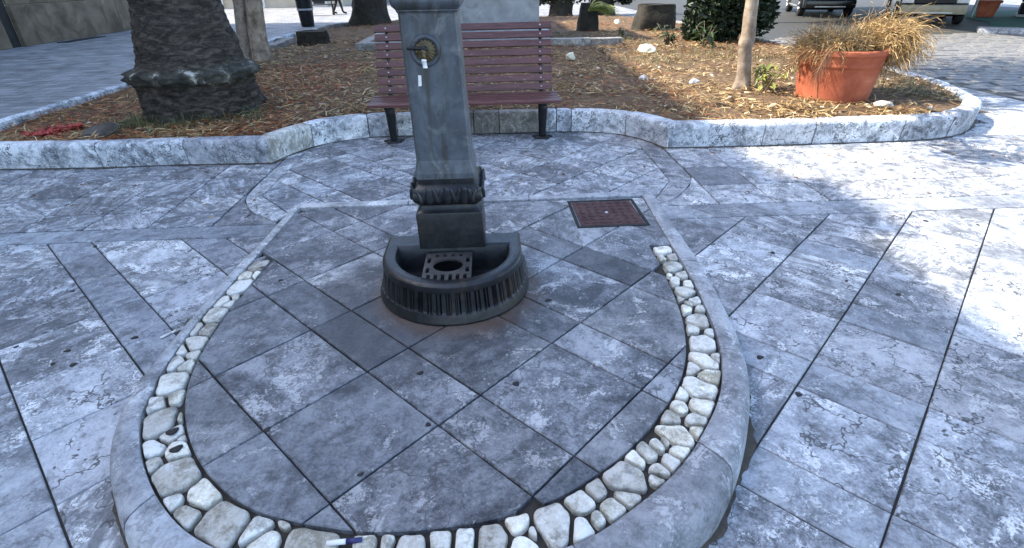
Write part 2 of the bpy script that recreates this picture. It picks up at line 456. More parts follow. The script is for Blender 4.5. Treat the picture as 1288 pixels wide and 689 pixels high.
def inset(p, d):
    n = len(p); out = []
    for i in range(n):
        a, b, c = Vector(p[i - 1]), Vector(p[i]), Vector(p[(i + 1) % n])
        e1 = (b - a).normalized(); e2 = (c - b).normalized()
        n1 = Vector((-e1.y, e1.x)); n2 = Vector((-e2.y, e2.x))
        m = n1 + n2
        if m.length < 1e-4: m = n1
        m.normalize()
        k = d / max(.45, m.dot(n1))
        q = b + m * k
        out.append((q.x, q.y))
    return out
def chaikin(p, it=2):
    for _ in range(it):
        q = []
        for i in range(len(p)):
            a, b = p[i], p[(i + 1) % len(p)]
            q.append((a[0] * .75 + b[0] * .25, a[1] * .75 + b[1] * .25))
            q.append((a[0] * .25 + b[0] * .75, a[1] * .25 + b[1] * .75))
        p = q
    return p
def slab(name, poly, z, th, mat, parent, ch=.004, tilt=.0015):
    poly = clean(poly)
    if len(poly) < 3: return None
    if area(poly) < 0: poly = poly[::-1]
    if area(poly) < .0035: return None
    cx = sum(q[0] for q in poly) / len(poly); cy = sum(q[1] for q in poly) / len(poly)
    p = [(q[0] - cx, q[1] - cy) for q in poly]
    ti = inset(p, ch)
    n = len(p)
    sx, sy = random.uniform(-tilt, tilt) * 2, random.uniform(-tilt, tilt) * 2
    dz = random.uniform(-.0015, .0015)
    v = [(q[0], q[1], dz + q[0] * sx + q[1] * sy) for q in ti] + [(q[0], q[1], dz - ch + q[0] * sx + q[1] * sy) for q in p] + [(q[0], q[1], -th) for q in p]
    f = [tuple(range(n))]
    for i in range(n):
        j = (i + 1) % n
        f.append((i, n + i, n + j, j)); f.append((n + i, 2 * n + i, 2 * n + j, n + j))
    return mk(name, v, f, mat, parent, (cx, cy, z))
def spline(pts, n):
    P = [Vector((*p, 0)) for p in pts]
    out = []
    for i in range(len(P) - 1):
        p0 = P[max(i - 1, 0)]; p1 = P[i]; p2 = P[i + 1]; p3 = P[min(i + 2, len(P) - 1)]
        for k in range(n):
            t = k / n
            q = .5 * ((2 * p1) + (p2 - p0) * t + (2 * p0 - 5 * p1 + 4 * p2 - p3) * t * t + (3 * p1 - p0 - 3 * p2 + p3) * t ** 3)
            out.append((q.x, q.y))
    out.append(pts[-1])
    return out
def resample(pts, n):
    L = [0]
    for a, b in zip(pts[:-1], pts[1:]): L.append(L[-1] + math.hypot(b[0] - a[0], b[1] - a[1]))
    out = []
    j = 0
    for i in range(n + 1):
        t = L[-1] * i / n
        while j < len(L) - 2 and L[j + 1] < t: j += 1
        k = (t - L[j]) / max(1e-9, L[j + 1] - L[j])
        out.append((pts[j][0] + (pts[j + 1][0] - pts[j][0]) * k, pts[j][1] + (pts[j + 1][1] - pts[j][1]) * k))
    return out, L[-1]

# ================================================================== GROUND
me_g = mk('ground', [(-400, -300, -.03), (400, -300, -.03), (400, 700, -.03), (-400, 700, -.03)], [(0, 1, 2, 3)], 'road')
struct(me_g)
pave = struct(mk('pavement', [(-9, -4, -.014), (6.95, -4, -.014), (6.95, 12, -.014), (5.9, 12, -.014), (5.9, 5.6, -.014), (-9, 5.6, -.014)],
                 [(0, 1, 2, 3, 4, 5)], 'grout'))
SQ2 = 2 ** .5
def pq2xy(p, q): return ((p + q) / SQ2, (p - q) / SQ2)
def cell_pq(p0, p1, q0, q1, gp_, gq_):
    # counter-clockwise in x,y
    c = [pq2xy(p0 + gp_, q0 + gq_), pq2xy(p0 + gp_, q1 - gq_), pq2xy(p1 - gp_, q1 - gq_), pq2xy(p1 - gp_, q0 + gq_)]
    return c if area(c) > 0 else c[::-1]
def lines_alt(start, big, small, lo, hi, first='big'):
    out = [start]; s = big if first == 'big' else small
    while out[-1] < hi:
        out.append(out[-1] + s); s = small if s == big else big
    s = small if first == 'big' else big
    while out[0] > lo:
        out.insert(0, out[0] - s); s = small if s == big else big
    return out
def lines_uni(start, step, lo, hi):
    k0 = math.floor((lo - start) / step); k1 = math.ceil((hi - start) / step)
    return [start + step * k for k in range(k0, k1 + 1)]
def pick(ws):
    r = random.random()
    for k, w in ws:
        r -= w
        if r <= 0: return k
    return ws[-1][0]

# right diagonal field
reg = [(-.1, .35), (5.4, .35), (5.4, 3.455), (-.1, 3.455)]
far_cells = []; reg_far = [(-.1, -1.5), (6.93, -1.5), (6.93, 3.455), (-.1, 3.455)]
qs = lines_uni(-.30, .4345, -3, 6.2); ps = lines_alt(2.30, .44, .215, -1.2, 7.6)
def in_d(x, y, m=0):
    if y < .6 or y > 3.7: return False
    if y > 2.0: return -1.46 + m < x < 1.12 - m
    return ((x + .17) / (1.31 - m)) ** 2 + ((y - 2.0) / (1.27 - m)) ** 2 < 1
for q0, q1 in zip(qs[:-1], qs[1:]):
    for p0, p1 in zip(ps[:-1], ps[1:]):
        c = cell_pq(p0, p1, q0, q1, .0026 * random.uniform(.7, 1.5), .0038 * random.uniform(.7, 1.4))
        if all(in_d(x, y, .12) for x, y in c): continue
        cx = sum(k[0] for k in c) / 4; cy = sum(k[1] for k in c) / 4
        if cy < .45 or cx > 1.9 + cy * .95:
            far_cells.append(clip_convex(reg_far, c)); continue
        pl = clip_convex(reg, c)
        small = (p1 - p0) < .3
        slab('paving_slab', pl, 0, .04, pick([('slab_smooth', .6), ('slab', .4)]) if small else pick([('slab', .4), ('slab_pale', .35), ('slab_riven', .25)]), pave)
# left diagonal field
reg = [(-5.2, .35), (-.1, .35), (-.1, 3.395), (-5.2, 3.395)]
reg_far = [(-7.5, -1.5), (-.1, -1.5), (-.1, 3.395), (-7.5, 3.395)]
ps = lines_alt(.44, .43, .212, -6.5, 3.0); qs = lines_uni(-2.40, .43, -7.8, 1.2)
for q0, q1 in zip(qs[:-1], qs[1:]):
    for p0, p1 in zip(ps[:-1], ps[1:]):
        c = cell_pq(p0, p1, q0, q1, .0036 * random.uniform(.7, 1.4), .0026 * random.uniform(.7, 1.5))
        if all(in_d(x, y, .12) for x, y in c): continue
        cx = sum(k[0] for k in c) / 4; cy = sum(k[1] for k in c) / 4
        if cy < .5 or cx < -1.8 - cy * .62:
            far_cells.append(clip_convex(reg_far, c)); continue
        pl = clip_convex(reg, c)
        small = (p1 - p0) < .3
        slab('paving_slab', pl, 0, .04, pick([('slab_smooth', .7), ('slab', .3)]) if small else pick([('slab', .35), ('slab_pale', .35), ('slab_riven', .30)]), pave)
# the same slabs beyond the picture's edge, as one mass
v = []; f = []
for c in far_cells:
    c = clean(c)
    if len(c) < 3 or abs(area(c)) < .004: continue
    if area(c) < 0: c = c[::-1]
    b = len(v); n = len(c); dz = random.uniform(-.001, .001)
    v += [(x, y, dz) for x, y in c] + [(x, y, -.02) for x, y in c]
    f.append(tuple(range(b, b + n))); f += [(b + i, b + n + i, b + n + (i + 1) % n, b + (i + 1) % n) for i in range(n)]
o = mk('outer_slabs', v, f, 'slab', pave); o['kind'] = 'stuff'
# straight band behind the diagonal fields
def band(x0, x1, y0, y1, step, sl):
    x = x0
    while x < x1:
        w = step * random.uniform(.85, 1.15); e = min(x + w, x1)
        if x1 - e < .12: e = x1
        slab('paving_slab', [(x + .004, y0 + .003), (e - .004, y0 + .003), (e - .004 + sl, y1 - .003), (x + .004 + sl, y1 - .003)], 0, .04, 'slab_smooth', pave)
        x = e
band(-5.2, -1.52, 3.403, 3.60, .55, .16)
band(1.13, 6.3, 3.463, 3.705, .5, -.14)
# rear field, rows parallel to the bench
def rear(xs, ys, st):
    for r, (y0, y1) in enumerate(zip(ys[:-1], ys[1:])):
        for x0, x1 in zip(xs[:-1], xs[1:]):
            slab('paving_slab', [(x0 + .005, y0 + .005), (x1 - .005, y0 + .005), (x1 - .005, y1 - .005), (x0 + .005, y1 - .005)], 0, .04,
                 pick([('slab_riven', st), ('slab', .85 - st), ('slab_smooth', .15)]), pave)
rear([1.715 + .43 * k for k in range(12)] + [6.93], [3.71, 4.12, 4.58, 5.05, 5.32], .3)
rear([-2.06 - .46 * k for k in range(8, -1, -1)], [3.608, 3.90, 4.28, 4.68, 5.16], .8)
# bay in front of the bench: diagonal slabs, a plain ring round them and its spandrels
inner = [(-1.56, 3.80), (1.22, 3.80), (1.49, 4.26), (1.515, 5.72), (1.45, 5.85), (.9, 6.05), (-1.35, 6.05), (-1.84, 5.78), (-1.905, 5.6), (-1.905, 4.20)]
qs = lines_uni(-2.2, .4345, -7, 1); ps = lines_alt(2.75, .44, .215, 0, 6.5)
for q0, q1 in zip(qs[:-1], qs[1:]):
    for p0, p1 in zip(ps[:-1], ps[1:]):
        pl = clip_convex(inner, cell_pq(p0, p1, q0, q1, .005, .005))
        if len(pl) > 2: slab('paving_slab', pl, 0, .04, pick([('slab_riven', .65), ('slab', .35)]), pave)
slab('paving_slab', [(-1.5, 3.60), (1.17, 3.62), (1.215, 3.794), (-1.55, 3.794)], 0, .04, 'slab_smooth', pave)
arcR = spline([(1.709, 5.6), (1.706, 4.9), (1.70, 4.36), (1.61, 4.13), (1.43, 3.88), (1.20, 3.715)], 5)
slab('ring_slab', [(1.522, 5.6), (1.496, 4.258), (1.226, 3.797)] + arcR[::-1], 0, .04, 'slab', pave)
slab('spandrel_slab', [(1.709, 4.33), (1.709, 3.713), (1.22, 3.713), (1.44, 3.875), (1.62, 4.12)], 0, .04, 'slab', pave)
arcL = spline([(-2.055, 5.6), (-2.05, 4.8), (-2.04, 4.3), (-2.0, 4.1), (-1.86, 3.86), (-1.62, 3.66)], 5)
slab('ring_slab', arcL + [(-1.568, 3.796), (-1.911, 4.194), (-1.911, 5.6)], 0, .04, 'slab', pave)
slab('spandrel_slab', [(-2.05, 3.608), (-1.6, 3.608), (-1.60, 3.64), (-1.87, 3.85), (-2.01, 4.09), (-2.05, 4.25)], 0, .04, 'slab', pave)
# slabs round the right end of the bed
for i in range(6):
    for j in range(11):
        x0, y0 = 4.735 + .43 * i, 5.325 + .46 * j
        x1 = min(x0 + .424, 6.93)
        if x0 > 6.6 or (x0 < 5.5 and y0 > 5.7) or (x0 < 5.6 and y0 > 6.1) or (x0 < 6.0 and y0 > 7.2): continue
        slab('paving_slab', [(x0, y0), (x1, y0), (x1, y0 + .454), (x0, y0 + .454)], 0, .04, pick([('slab_smooth', .4), ('slab', .6)]), pave)

# ================================================================== FOUNTAIN PLATFORM (raised, D-shaped)
ZP = .13
outer_pts = [(-1.461, 3.66), (-1.467, 3.077), (-1.50, 2.631), (-1.50, 2.184), (-1.498, 1.913), (-1.479, 1.683), (-1.427, 1.466), (-1.334, 1.282), (-1.162, 1.066), (-1.06, .975), (-.80, .83), (-.45, .745), (-.1, .735), (.25, .80), (.578, .985), (.704, 1.10), (.845, 1.295), (.972, 1.531), (1.053, 1.776), (1.104, 2.083), (1.148, 2.611), (1.161, 3.07), (1.178, 3.68)]
inner_pts = [(-1.385, 3.58), (-1.40, 3.077), (-1.417, 2.70), (-1.433, 2.308), (-1.431, 1.984), (-1.395, 1.701), (-1.345, 1.51), (-1.241, 1.327), (-1.086, 1.145), (-.896, 1.0), (-.62, .90), (-.3, .865), (0, .875), (.21, .934), (.342, 1.005), (.539, 1.144), (.706, 1.321), (.853, 1.538), (.95, 1.80), (1.0, 2.089), (1.032, 2.436), (1.045, 2.936), (1.077, 3.61)]
peb_pts = [(-1.295, 2.77), (-1.318, 2.439), (-1.326, 2.215), (-1.302, 1.873), (-1.24, 1.63), (-1.135, 1.43), (-1.0, 1.264), (-.834, 1.131), (-.69, 1.067), (-.484, 1.015), (-.3, 1.0), (-.1, 1.015), (.05, 1.05), (.22, 1.12), (.43, 1.27), (.61, 1.46), (.76, 1.69), (.855, 2.0), (.90, 2.4), (.91, 2.80)]
NO = 160
OUT, _ = resample(spline(outer_pts, 6), NO)
INN, _ = resample(spline(inner_pts, 6), NO)
PEB = spline(peb_pts, 4)
# core under the slabs
core = OUT[::]
ci = inset(core[::1] if area(core) > 0 else core[::-1], .02)
n = len(ci)
plat = mk('fountain_platform', [(x, y, ZP - .022) for x, y in ci] + [(x, y, -.03) for x, y in ci],
          [tuple(range(n))] + [(i, (i + 1) % n, n + (i + 1) % n, n + i) for i in range(n)], 'dirt')
struct(plat, 'raised D-shaped stone platform round the drinking fountain')
# kerb stones: swept profile from inner to outer edge
def kerb_profile(a, b):
    ax, ay = a; bx, by = b
    def L(t, z): return (ax + (bx - ax) * t, ay + (by - ay) * t, z)
    d = math.hypot(bx - ax, by - ay)
    ex = .012 / d
    return [L(0, .05), L(0, ZP + .004), L(.06, ZP + .008), L(.45, ZP + .009), L(.72, ZP + .004), L(.88, ZP - .008), L(.97, ZP - .03), L(1.0 + ex * .3, ZP - .06), L(1.0 + ex, .0), L(1.0 + ex, -.03)]
joints = [0, 21, 40, 58, 74, 90, 104, 118, 136, NO]
for j, (a, b) in enumerate(zip(joints[:-1], joints[1:])):
    rows = []
    cx = sum(OUT[i][0] for i in range(a, b + 1)) / (b - a + 1); cy = sum(OUT[i][1] for i in range(a, b + 1)) / (b - a + 1)
    dz = random.uniform(-.002, .003)
    for i in range(a, b + 1):
        def shift(P):
            x, y = P[i]
            k = i - 1 if i == b else i
            dx, dy = P[k + 1][0] - P[k][0], P[k + 1][1] - P[k][1]
            l = math.hypot(dx, dy)
            s_ = .0025 if i == a else (-.0025 if i == b else 0)
            return (x + dx / l * s_, y + dy / l * s_)
        pr = kerb_profile(shift(INN), shift(OUT))
        w = .004 * noise.noise(Vector((OUT[i][0] * 6, OUT[i][1] * 6, 3)))
        rows.append([(x - cx, y - cy, z + (dz + w if z > .01 else 0)) for x, y, z in pr])
    m = len(rows[0])
    v = [p for r in rows for p in r]
    f = []
    for i in range(len(rows) - 1):
        for k in range(m - 1):
            f.append((i * m + k, i * m + k + 1, (i + 1) * m + k + 1, (i + 1) * m + k))
    f.append(tuple(range(m))); f.append(tuple((len(rows) - 1) * m + k for k in range(m))[::-1])
    mk('kerb_stone', v, f, 'kerb_grey', plat, (cx, cy, 0), auto=40)
# grit and dirt gathered along the foot of the kerb
def dirt_line(path, w0, w1, parent, z=.0032):
    v = []; f = []
    n = len(path)
    for i, (x, y) in enumerate(path):
        a, b = path[max(i - 1, 0)], path[min(i + 1, n - 1)]
        dx, dy = b[0] - a[0], b[1] - a[1]; l = math.hypot(dx, dy)
        nx, ny = dy / l, -dx / l
        w = w0 + (w1 - w0) * max(0, .5 + .9 * noise.noise(Vector((x * 5, y * 5, 4))) + .5 * noise.noise(Vector((x * 21, y * 21, 9))))
        v += [(x - nx * .03, y - ny * .03, z), (x + nx * w, y + ny * w, z)]
    for i in range(n - 1): f.append((2 * i, 2 * i + 1, 2 * i + 3, 2 * i + 2))
    o = mk('dirt_line', v, f, 'dirt_brown', parent); o['kind'] = 'stuff'
    return o
OUTF, _ = resample(spline(outer_pts, 6), 420)
dirt_line(OUTF, .004, .04, plat)
# thin rear edging of the platform
xs = [-1.40, -.62, .25, 1.09]
for a, b in zip(xs[:-1], xs[1:]):
    bm = bmesh.new()
    y = lambda x: 3.60 + (x + 1.4) * .012
    cx = (a + b) / 2
    box(bm, a + .003 - cx, b - .003 - cx, -.035, .05, -.03, ZP + .006, .006)
    bmo('edging_stone', bm, 'kerb_grey', plat, (cx, y(cx), 0), (0, 0, .012), auto=40)
# slabs on the platform
reg = PEB + [(1.038, 2.80), (1.045, 2.936), (1.07, 3.56), (-1.385, 3.55), (-1.40, 3.077), (-1.412, 2.77)]
if area(reg) < 0: reg = reg[::-1]
qs = lines_uni(-1.168, .4515, -4.5, 1); ps = lines_alt(.838, .214, .44, -.6, 3.8)
hole = [(.49, 3.06), (1.0, 3.06), (1.04, 3.54), (.50, 3.54)]
for q0, q1 in zip(qs[:-1], qs[1:]):
    for p0, p1 in zip(ps[:-1], ps[1:]):
        pl = clean(clip_convex(reg, cell_pq(p0, p1, q0, q1, .0036 * random.uniform(.6, 1.3), .0036 * random.uniform(.6, 1.3))))
        if len(pl) < 3: continue
        cx = sum(k[0] for k in pl) / len(pl); cy = sum(k[1] for k in pl) / len(pl)
        far = cy > 2.6
        slab('platform_slab', pl, ZP, .03, pick([('slab_dark2', .85), ('slab_dark', .15)]) if far else pick([('slab_dark', .62), ('slab_dark2', .38)]), plat)
# white stones in the strip
STN = [(0.958, 2.747, 0.063), (0.931, 2.636, 0.036), (0.995, 2.643, 0.03), (0.955, 2.525, 0.058), (0.911, 2.439, 0.021), (0.992, 2.446, 0.034), (0.926, 2.373, 0.044), (0.99, 2.353, 0.033), (0.937, 2.269, 0.054), (0.899, 2.22, 0.033), (0.979, 2.185, 0.035), (0.938, 2.154, 0.023), (0.902, 2.113, 0.034), (0.978, 2.104, 0.033), (0.945, 2.011, 0.061), (0.887, 1.943, 0.028), (0.955, 1.91, 0.033), (0.897, 1.838, 0.067), (0.859, 1.718, 0.047), (0.907, 1.736, 0.03), (0.794, 1.68, 0.033), (0.835, 1.612, 0.049), (0.783, 1.558, 0.066), (0.699, 1.526, 0.024), (0.747, 1.461, 0.045), (0.67, 1.45, 0.033), (0.701, 1.394, 0.037), (0.623, 1.409, 0.03), (0.688, 1.334, 0.026), (0.617, 1.319, 0.052), (0.595, 1.251, 0.031), (0.554, 1.209, 0.03), (0.566, 1.284, 0.017), (0.49, 1.245, 0.034), (0.444, 1.222, 0.033), (0.532, 1.273, 0.021), (0.506, 1.182, 0.028), (0.493, 1.147, 0.02), (0.389, 1.153, 0.068), (0.376, 1.087, 0.031), (0.285, 1.11, 0.039), (0.325, 1.047, 0.036), (0.235, 1.076, 0.047), (0.267, 1.015, 0.021), (0.221, 0.993, 0.034), (0.136, 1.01, 0.065), (0.035, 1.016, 0.047), (0.072, 0.98, 0.016), (0.041, 0.946, 0.033), (-0.041, 0.975, 0.053), (-0.119, 0.979, 0.039), (-0.188, 0.98, 0.039), (-0.395, 0.978, 0.032), (-0.348, 0.981, 0.027), (-0.276, 0.966, 0.044), (-0.583, 0.999, 0.069), (-0.659, 1.051, 0.032), (-0.695, 0.999, 0.041), (-0.736, 1.049, 0.046), (-0.847, 1.079, 0.079), (-0.952, 1.173, 0.066), (-0.977, 1.107, 0.04), (-1.039, 1.145, 0.032), (-1.086, 1.245, 0.082), (-1.184, 1.299, 0.035), (-1.225, 1.367, 0.048), (-1.131, 1.348, 0.047), (-1.192, 1.434, 0.052), (-1.265, 1.502, 0.081), (-1.203, 1.517, 0.017), (-1.146, 1.41, 0.016), (-1.338, 1.592, 0.049), (-1.278, 1.626, 0.042), (-1.346, 1.718, 0.077), (-1.401, 1.846, 0.056), (-1.331, 1.817, 0.042), (-1.34, 1.903, 0.042), (-1.412, 1.951, 0.056), (-1.346, 2.71, 0.067), (-1.324, 2.615, 0.041), (-1.393, 2.607, 0.054), (-1.359, 2.48, 0.085), (-1.311, 2.436, 0.03), (-1.346, 2.379, 0.038), (-1.416, 2.346, 0.058), (-1.348, 2.309, 0.043), (-1.371, 2.216, 0.071), (-1.356, 2.095, 0.057), (-1.422, 2.099, 0.047), (-1.372, 1.983, 0.063)]
def near(poly, x, y):
    best = None
    for a, b in zip(poly[:-1], poly[1:]):
        dx, dy = b[0] - a[0], b[1] - a[1]
        t = max(0, min(1, ((x - a[0]) * dx + (y - a[1]) * dy) / (dx * dx + dy * dy + 1e-12)))
        px, py = a[0] + dx * t, a[1] + dy * t
        d = (px - x) ** 2 + (py - y) ** 2
        if best is None or d < best[0]: best = (d, px, py)
    return best[1], best[2]
# fillers in the unseen front of the strip and where two neighbours leave a hole
for i, (x, y, r) in enumerate(STN):
    rr = r * 1.75
    poly = [(x + rr * math.cos(k * math.pi / 8), y + rr * math.sin(k * math.pi / 8)) for k in range(16)]
    for j, (x2, y2, r2) in enumerate(STN):
        if i == j: continue
        dx, dy = x2 - x, y2 - y
        d = math.hypot(dx, dy)
        if d > .35: continue
        t = (d * d + r * r - r2 * r2) / (2 * d)
        t = max(.25 * d, min(.75 * d, t))
        poly = clip_half(poly, (x + dx / d * (t - .0035), y + dy / d * (t - .0035)), (dx / d, dy / d))
        if len(poly) < 3: break
    if len(poly) < 3: continue
    for P, mg in ((INN, .004), (PEB, .007)):
        px, py = near(P, x, y)
        ox, oy = (P is PEB) and (0, 0) or (0, 0)
        # outward normal of the strip at this edge: away from the strip's middle
        mx, my = near(PEB if P is INN else INN, px, py)
        nx, ny = px - mx, py - my
        l = math.hypot(nx, ny)
        poly = clip_half(poly, (px - nx / l * mg, py - ny / l * mg), (nx / l, ny / l))
        if len(poly) < 3: break
    poly = clip_half(poly, (0, 2.785), (0, 1)) if len(poly) > 2 else poly
    poly = clean(poly, .006)
    if len(poly) < 3 or abs(area(poly)) < .0004: continue
    if area(poly) < 0: poly = poly[::-1]
    cx = sum(k[0] for k in poly) / len(poly); cy = sum(k[1] for k in poly) / len(poly)
    sh = max(.93, 1 - .002 / r) * (.87 if cx > 0 and cy > 1.75 else .965)
    poly = [((a - cx) * sh, (b - cy) * sh) for a, b in poly]
    # break long edges and jitter so each outline is its own
    p2 = []
    for k in range(len(poly)):
        a, b = poly[k], poly[(k + 1) % len(poly)]
        p2.append(a)
        if math.hypot(a[0] - b[0], a[1] - b[1]) > .05:
            m = ((a[0] + b[0]) / 2, (a[1] + b[1]) / 2)
            p2.append((m[0] * random.uniform(.94, 1.0), m[1] * random.uniform(.94, 1.0)))
    p2 = chaikin(p2, 2)
    n = len(p2)
    hh = random.uniform(.001, .008); seed = Vector((x * 3.1, y * 3.7, i))
    rings = [(1.0, -.022), (1.01, -.006), (.992, .001), (.945, .0065), (.80, .0085), (.45, .0095)]
    v = []
    for s_, z in rings:
        for a, b in p2:
            nz = noise.noise(seed + Vector((a * 22 * s_, b * 22 * s_, 0))) * .007 if s_ < .99 else 0
            v.append((a * s_, b * s_, z + (hh - .006 if z > 0 else 0) + nz))
    v.append((0, 0, .0125 + hh - .006))
    f = []
    for k in range(len(rings) - 1):
        for q in range(n):
            f.append((k * n + q, k * n + (q + 1) % n, (k + 1) * n + (q + 1) % n, (k + 1) * n + q))
    b0 = (len(rings) - 1) * n
    for q in range(n): f.append((b0 + q, b0 + (q + 1) % n, len(v) - 1))
    mk('white_stone', v, f, 'white_stone', plat, (cx, cy, ZP - .003), smooth=True)

# ================================================================== PLANTING BED
ZK = .235
bedfront = [(-7.2, 5.17), (-4.73, 5.13), (-3.76, 5.09), (-2.99, 5.11), (-2.13, 5.08)]
bayL = [(-2.13, 5.08), (-2.02, 5.38), (-1.86, 5.64), (-1.62, 5.82), (-1.31, 5.925), (-1.05, 5.945)]
bayM = [(-1.05, 5.945), (.72, 5.935)]
bayR = [(.72, 5.935), (.98, 5.91), (1.22, 5.84), (1.43, 5.72), (1.60, 5.50), (1.74, 5.20)]
frontR = [(1.74, 5.20), (2.7, 5.17), (4.14, 5.19)]
endR = [(4.14, 5.19), (4.55, 5.24), (4.95, 5.40), (5.32, 5.70), (5.58, 6.05), (5.86, 6.75), (6.02, 7.4), (6.12, 8.4)]
bedpoly = bedfront + spline(bayL, 3)[1:] + bayM[1:] + spline(bayR, 3)[1:] + frontR[1:] + spline(endR, 3)[1:] + [(6.12, 12.5), (5.9, 19.5), (4.5, 21.8), (-4.3, 21.8), (-5.6, 20.3), (-5.75, 9.5), (-5.75, 6.2), (-7.3, 6.2)]
def inside(P, x, y):
    c = False
    j = len(P) - 1
    for i in range(len(P)):
        if (P[i][1] > y) != (P[j][1] > y) and x < (P[j][0] - P[i][0]) * (y - P[i][1]) / (P[j][1] - P[i][1]) + P[i][0]: c = not c
        j = i
    return c
def edge_d(x, y):
    px, py = near(bedpoly + [bedpoly[0]], x, y)
    return math.hypot(px - x, py - y)
def soil_z(x, y):
    b = .195 + .05 * min(1, max(0, (y - 5.3) / 3)) * math.exp(-((x - .5) / 5) ** 2)
    if x < -3.2: b -= .10 * min(1, (-3.2 - x) / 1.8) * min(1, max(0, (y - 5.2) / .8))
    if y > 9: b -= .006 * (y - 9)
    return b + .03 * noise.noise(Vector((x * 1.3, y * 1.3, 0))) + .014 * noise.noise(Vector((x * 5, y * 5, 2)))
def build_bed():
    st = .1
    idx = {}; v = []; f = []
    bp = bedpoly
    nx, ny = int(13.6 / st), int(17 / st)
    ins = {}
    for j in range(ny):
        for i in range(nx):
            x, y = -7.3 + (i + .5) * st, 5.05 + (j + .5) * st
            if not inside(bp, x, y) or edge_d(x, y) < .085: continue
            q = []
            for a, b in ((i, j), (i + 1, j), (i + 1, j + 1), (i, j + 1)):
                if (a, b) not in idx:
                    X, Y = -7.3 + a * st, 5.05 + b * st
                    idx[(a, b)] = len(v); v.append((X, Y, soil_z(X, Y)))
                q.append(idx[(a, b)])
            f.append(q)
    o = mk('planting_bed', v, f, 'soil', smooth=True)
    struct(o, 'bare brown planting bed covered in dry litter')
    return o
bed = build_bed()
kerb = bpy.data.objects.new('bed_kerb', None); COL.objects.link(kerb); struct(kerb, 'marble kerb round the planting bed')

def kerb_run(path, parts, w=.17, zt=ZK, mat='kerb', nm='kerb_stone', over=.012):
    """parts: cut points as fractions of the run's length"""
    n = 60
    P, L = resample(path, n)
    def nrm(i):
        a, b = P[max(i - 1, 0)], P[min(i + 1, n)]
        dx, dy = b[0] - a[0], b[1] - a[1]; l = math.hypot(dx, dy)
        return (-dy / l, dx / l), (dx / l, dy / l)
    def at(t):
        i = min(int(t * n), n - 1); k = t * n - i
        a, b = nrm(i), nrm(i + 1)
        return (P[i][0] + (P[i + 1][0] - P[i][0]) * k, P[i][1] + (P[i + 1][1] - P[i][1]) * k), (a[0][0] * (1 - k) + b[0][0] * k, a[0][1] * (1 - k) + b[0][1] * k)
    for j, (a, b) in enumerate(zip(parts[:-1], parts[1:])):
        g = .0045 / L
        m_ = mat if isinstance(mat, str) else mat[j]
        st = max(2, int((b - a) * L / .06))
        rows = []
        dz = random.uniform(-.005, .004); dd = random.uniform(-.006, .006)
        for k in range(st + 1):
            t = a + g + (b - a - 2 * g) * k / st
            (x, y), (nx, ny) = at(t)
            e = .007 if k in (0, st) else 0
            wv = .004 * noise.noise(Vector((x * 7, y * 7, 1)))
            pr = [(.012 + dd, -.03), (.012 + dd + e, .0), (.006 + dd + wv + e, zt * .5), (dd - over * .3 + wv + e, zt - .045), (dd + .004 + wv + e, zt - .018), (dd + .02 + e, zt - .004), (dd + .045, zt), (w - .02, zt - .001), (w, zt - .02), (w, -.03)]
            rows.append([(x + nx * d, y + ny * d, z + (dz if z > .02 else 0) - (e if z > .1 else 0) + (.003 * noise.noise(Vector((x * 9, y * 9, d * 40))) if z > .1 else 0)) for d, z in pr])
        cx = sum(r[0][0] for r in rows) / len(rows); cy = sum(r[0][1] for r in rows) / len(rows)
        m = len(rows[0])
        v = [(x - cx, y - cy, z) for r in rows for x, y, z in r]
        f = []
        for i in range(len(rows) - 1):
            for k in range(m - 1): f.append((i * m + k, (i + 1) * m + k, (i + 1) * m + k + 1, i * m + k + 1))
        f.append(tuple(range(m))); f.append(tuple((len(rows) - 1) * m + k for k in range(m))[::-1])
        o = mk(nm, v, f, m_, kerb, (cx, cy, 0), auto=45)
kerb_run(bedfront, [0, .13, .33, .478, .68, .84, 1.])
kerb_run(spline(bayL, 4), [0, .40, .80, 1.], mat=['kerb_cream', 'kerb', 'kerb'])
kerb_run(bayM, [0, .12, .30, .48, .64, .92, 1.], mat=['kerb', 'kerb_dirty', 'kerb_dirty', 'kerb_dirty', 'kerb_dirty', 'kerb'])
kerb_run(spline(bayR, 4), [0, .12, .56, 1.])
kerb_run(frontR, [0, .405, .62, .71, 1.])
kerb_run(spline(endR, 4), [0, .14, .29, .44, .62, .8, 1.])
kerb_run([(6.12, 8.4), (6.12, 12.5), (5.9, 19.5)], [0, .1, .2, .3, .4, .55, .7, .85, 1.], mat='kerb_dirty', zt=.2)
kerb_run([(-4.3, 21.8), (-5.0, 21.3), (-5.6, 20.3), (-5.75, 17)], [0, .2, .4, .7, 1.], mat='kerb_dirty', zt=.16)
kerb_run([(-5.75, 17), (-5.75, 6.2)], [0, .1, .2, .3, .4, .5, .58, .66, .74, .83, .92, 1.], mat='kerb', zt=.185, w=.12)

dirt_line(resample(bedfront + spline(bayL, 4)[1:] + bayM[1:] + spline(bayR, 4)[1:] + frontR[1:] + spline(endR, 4)[1:], 500)[0], .002, .035, pave)
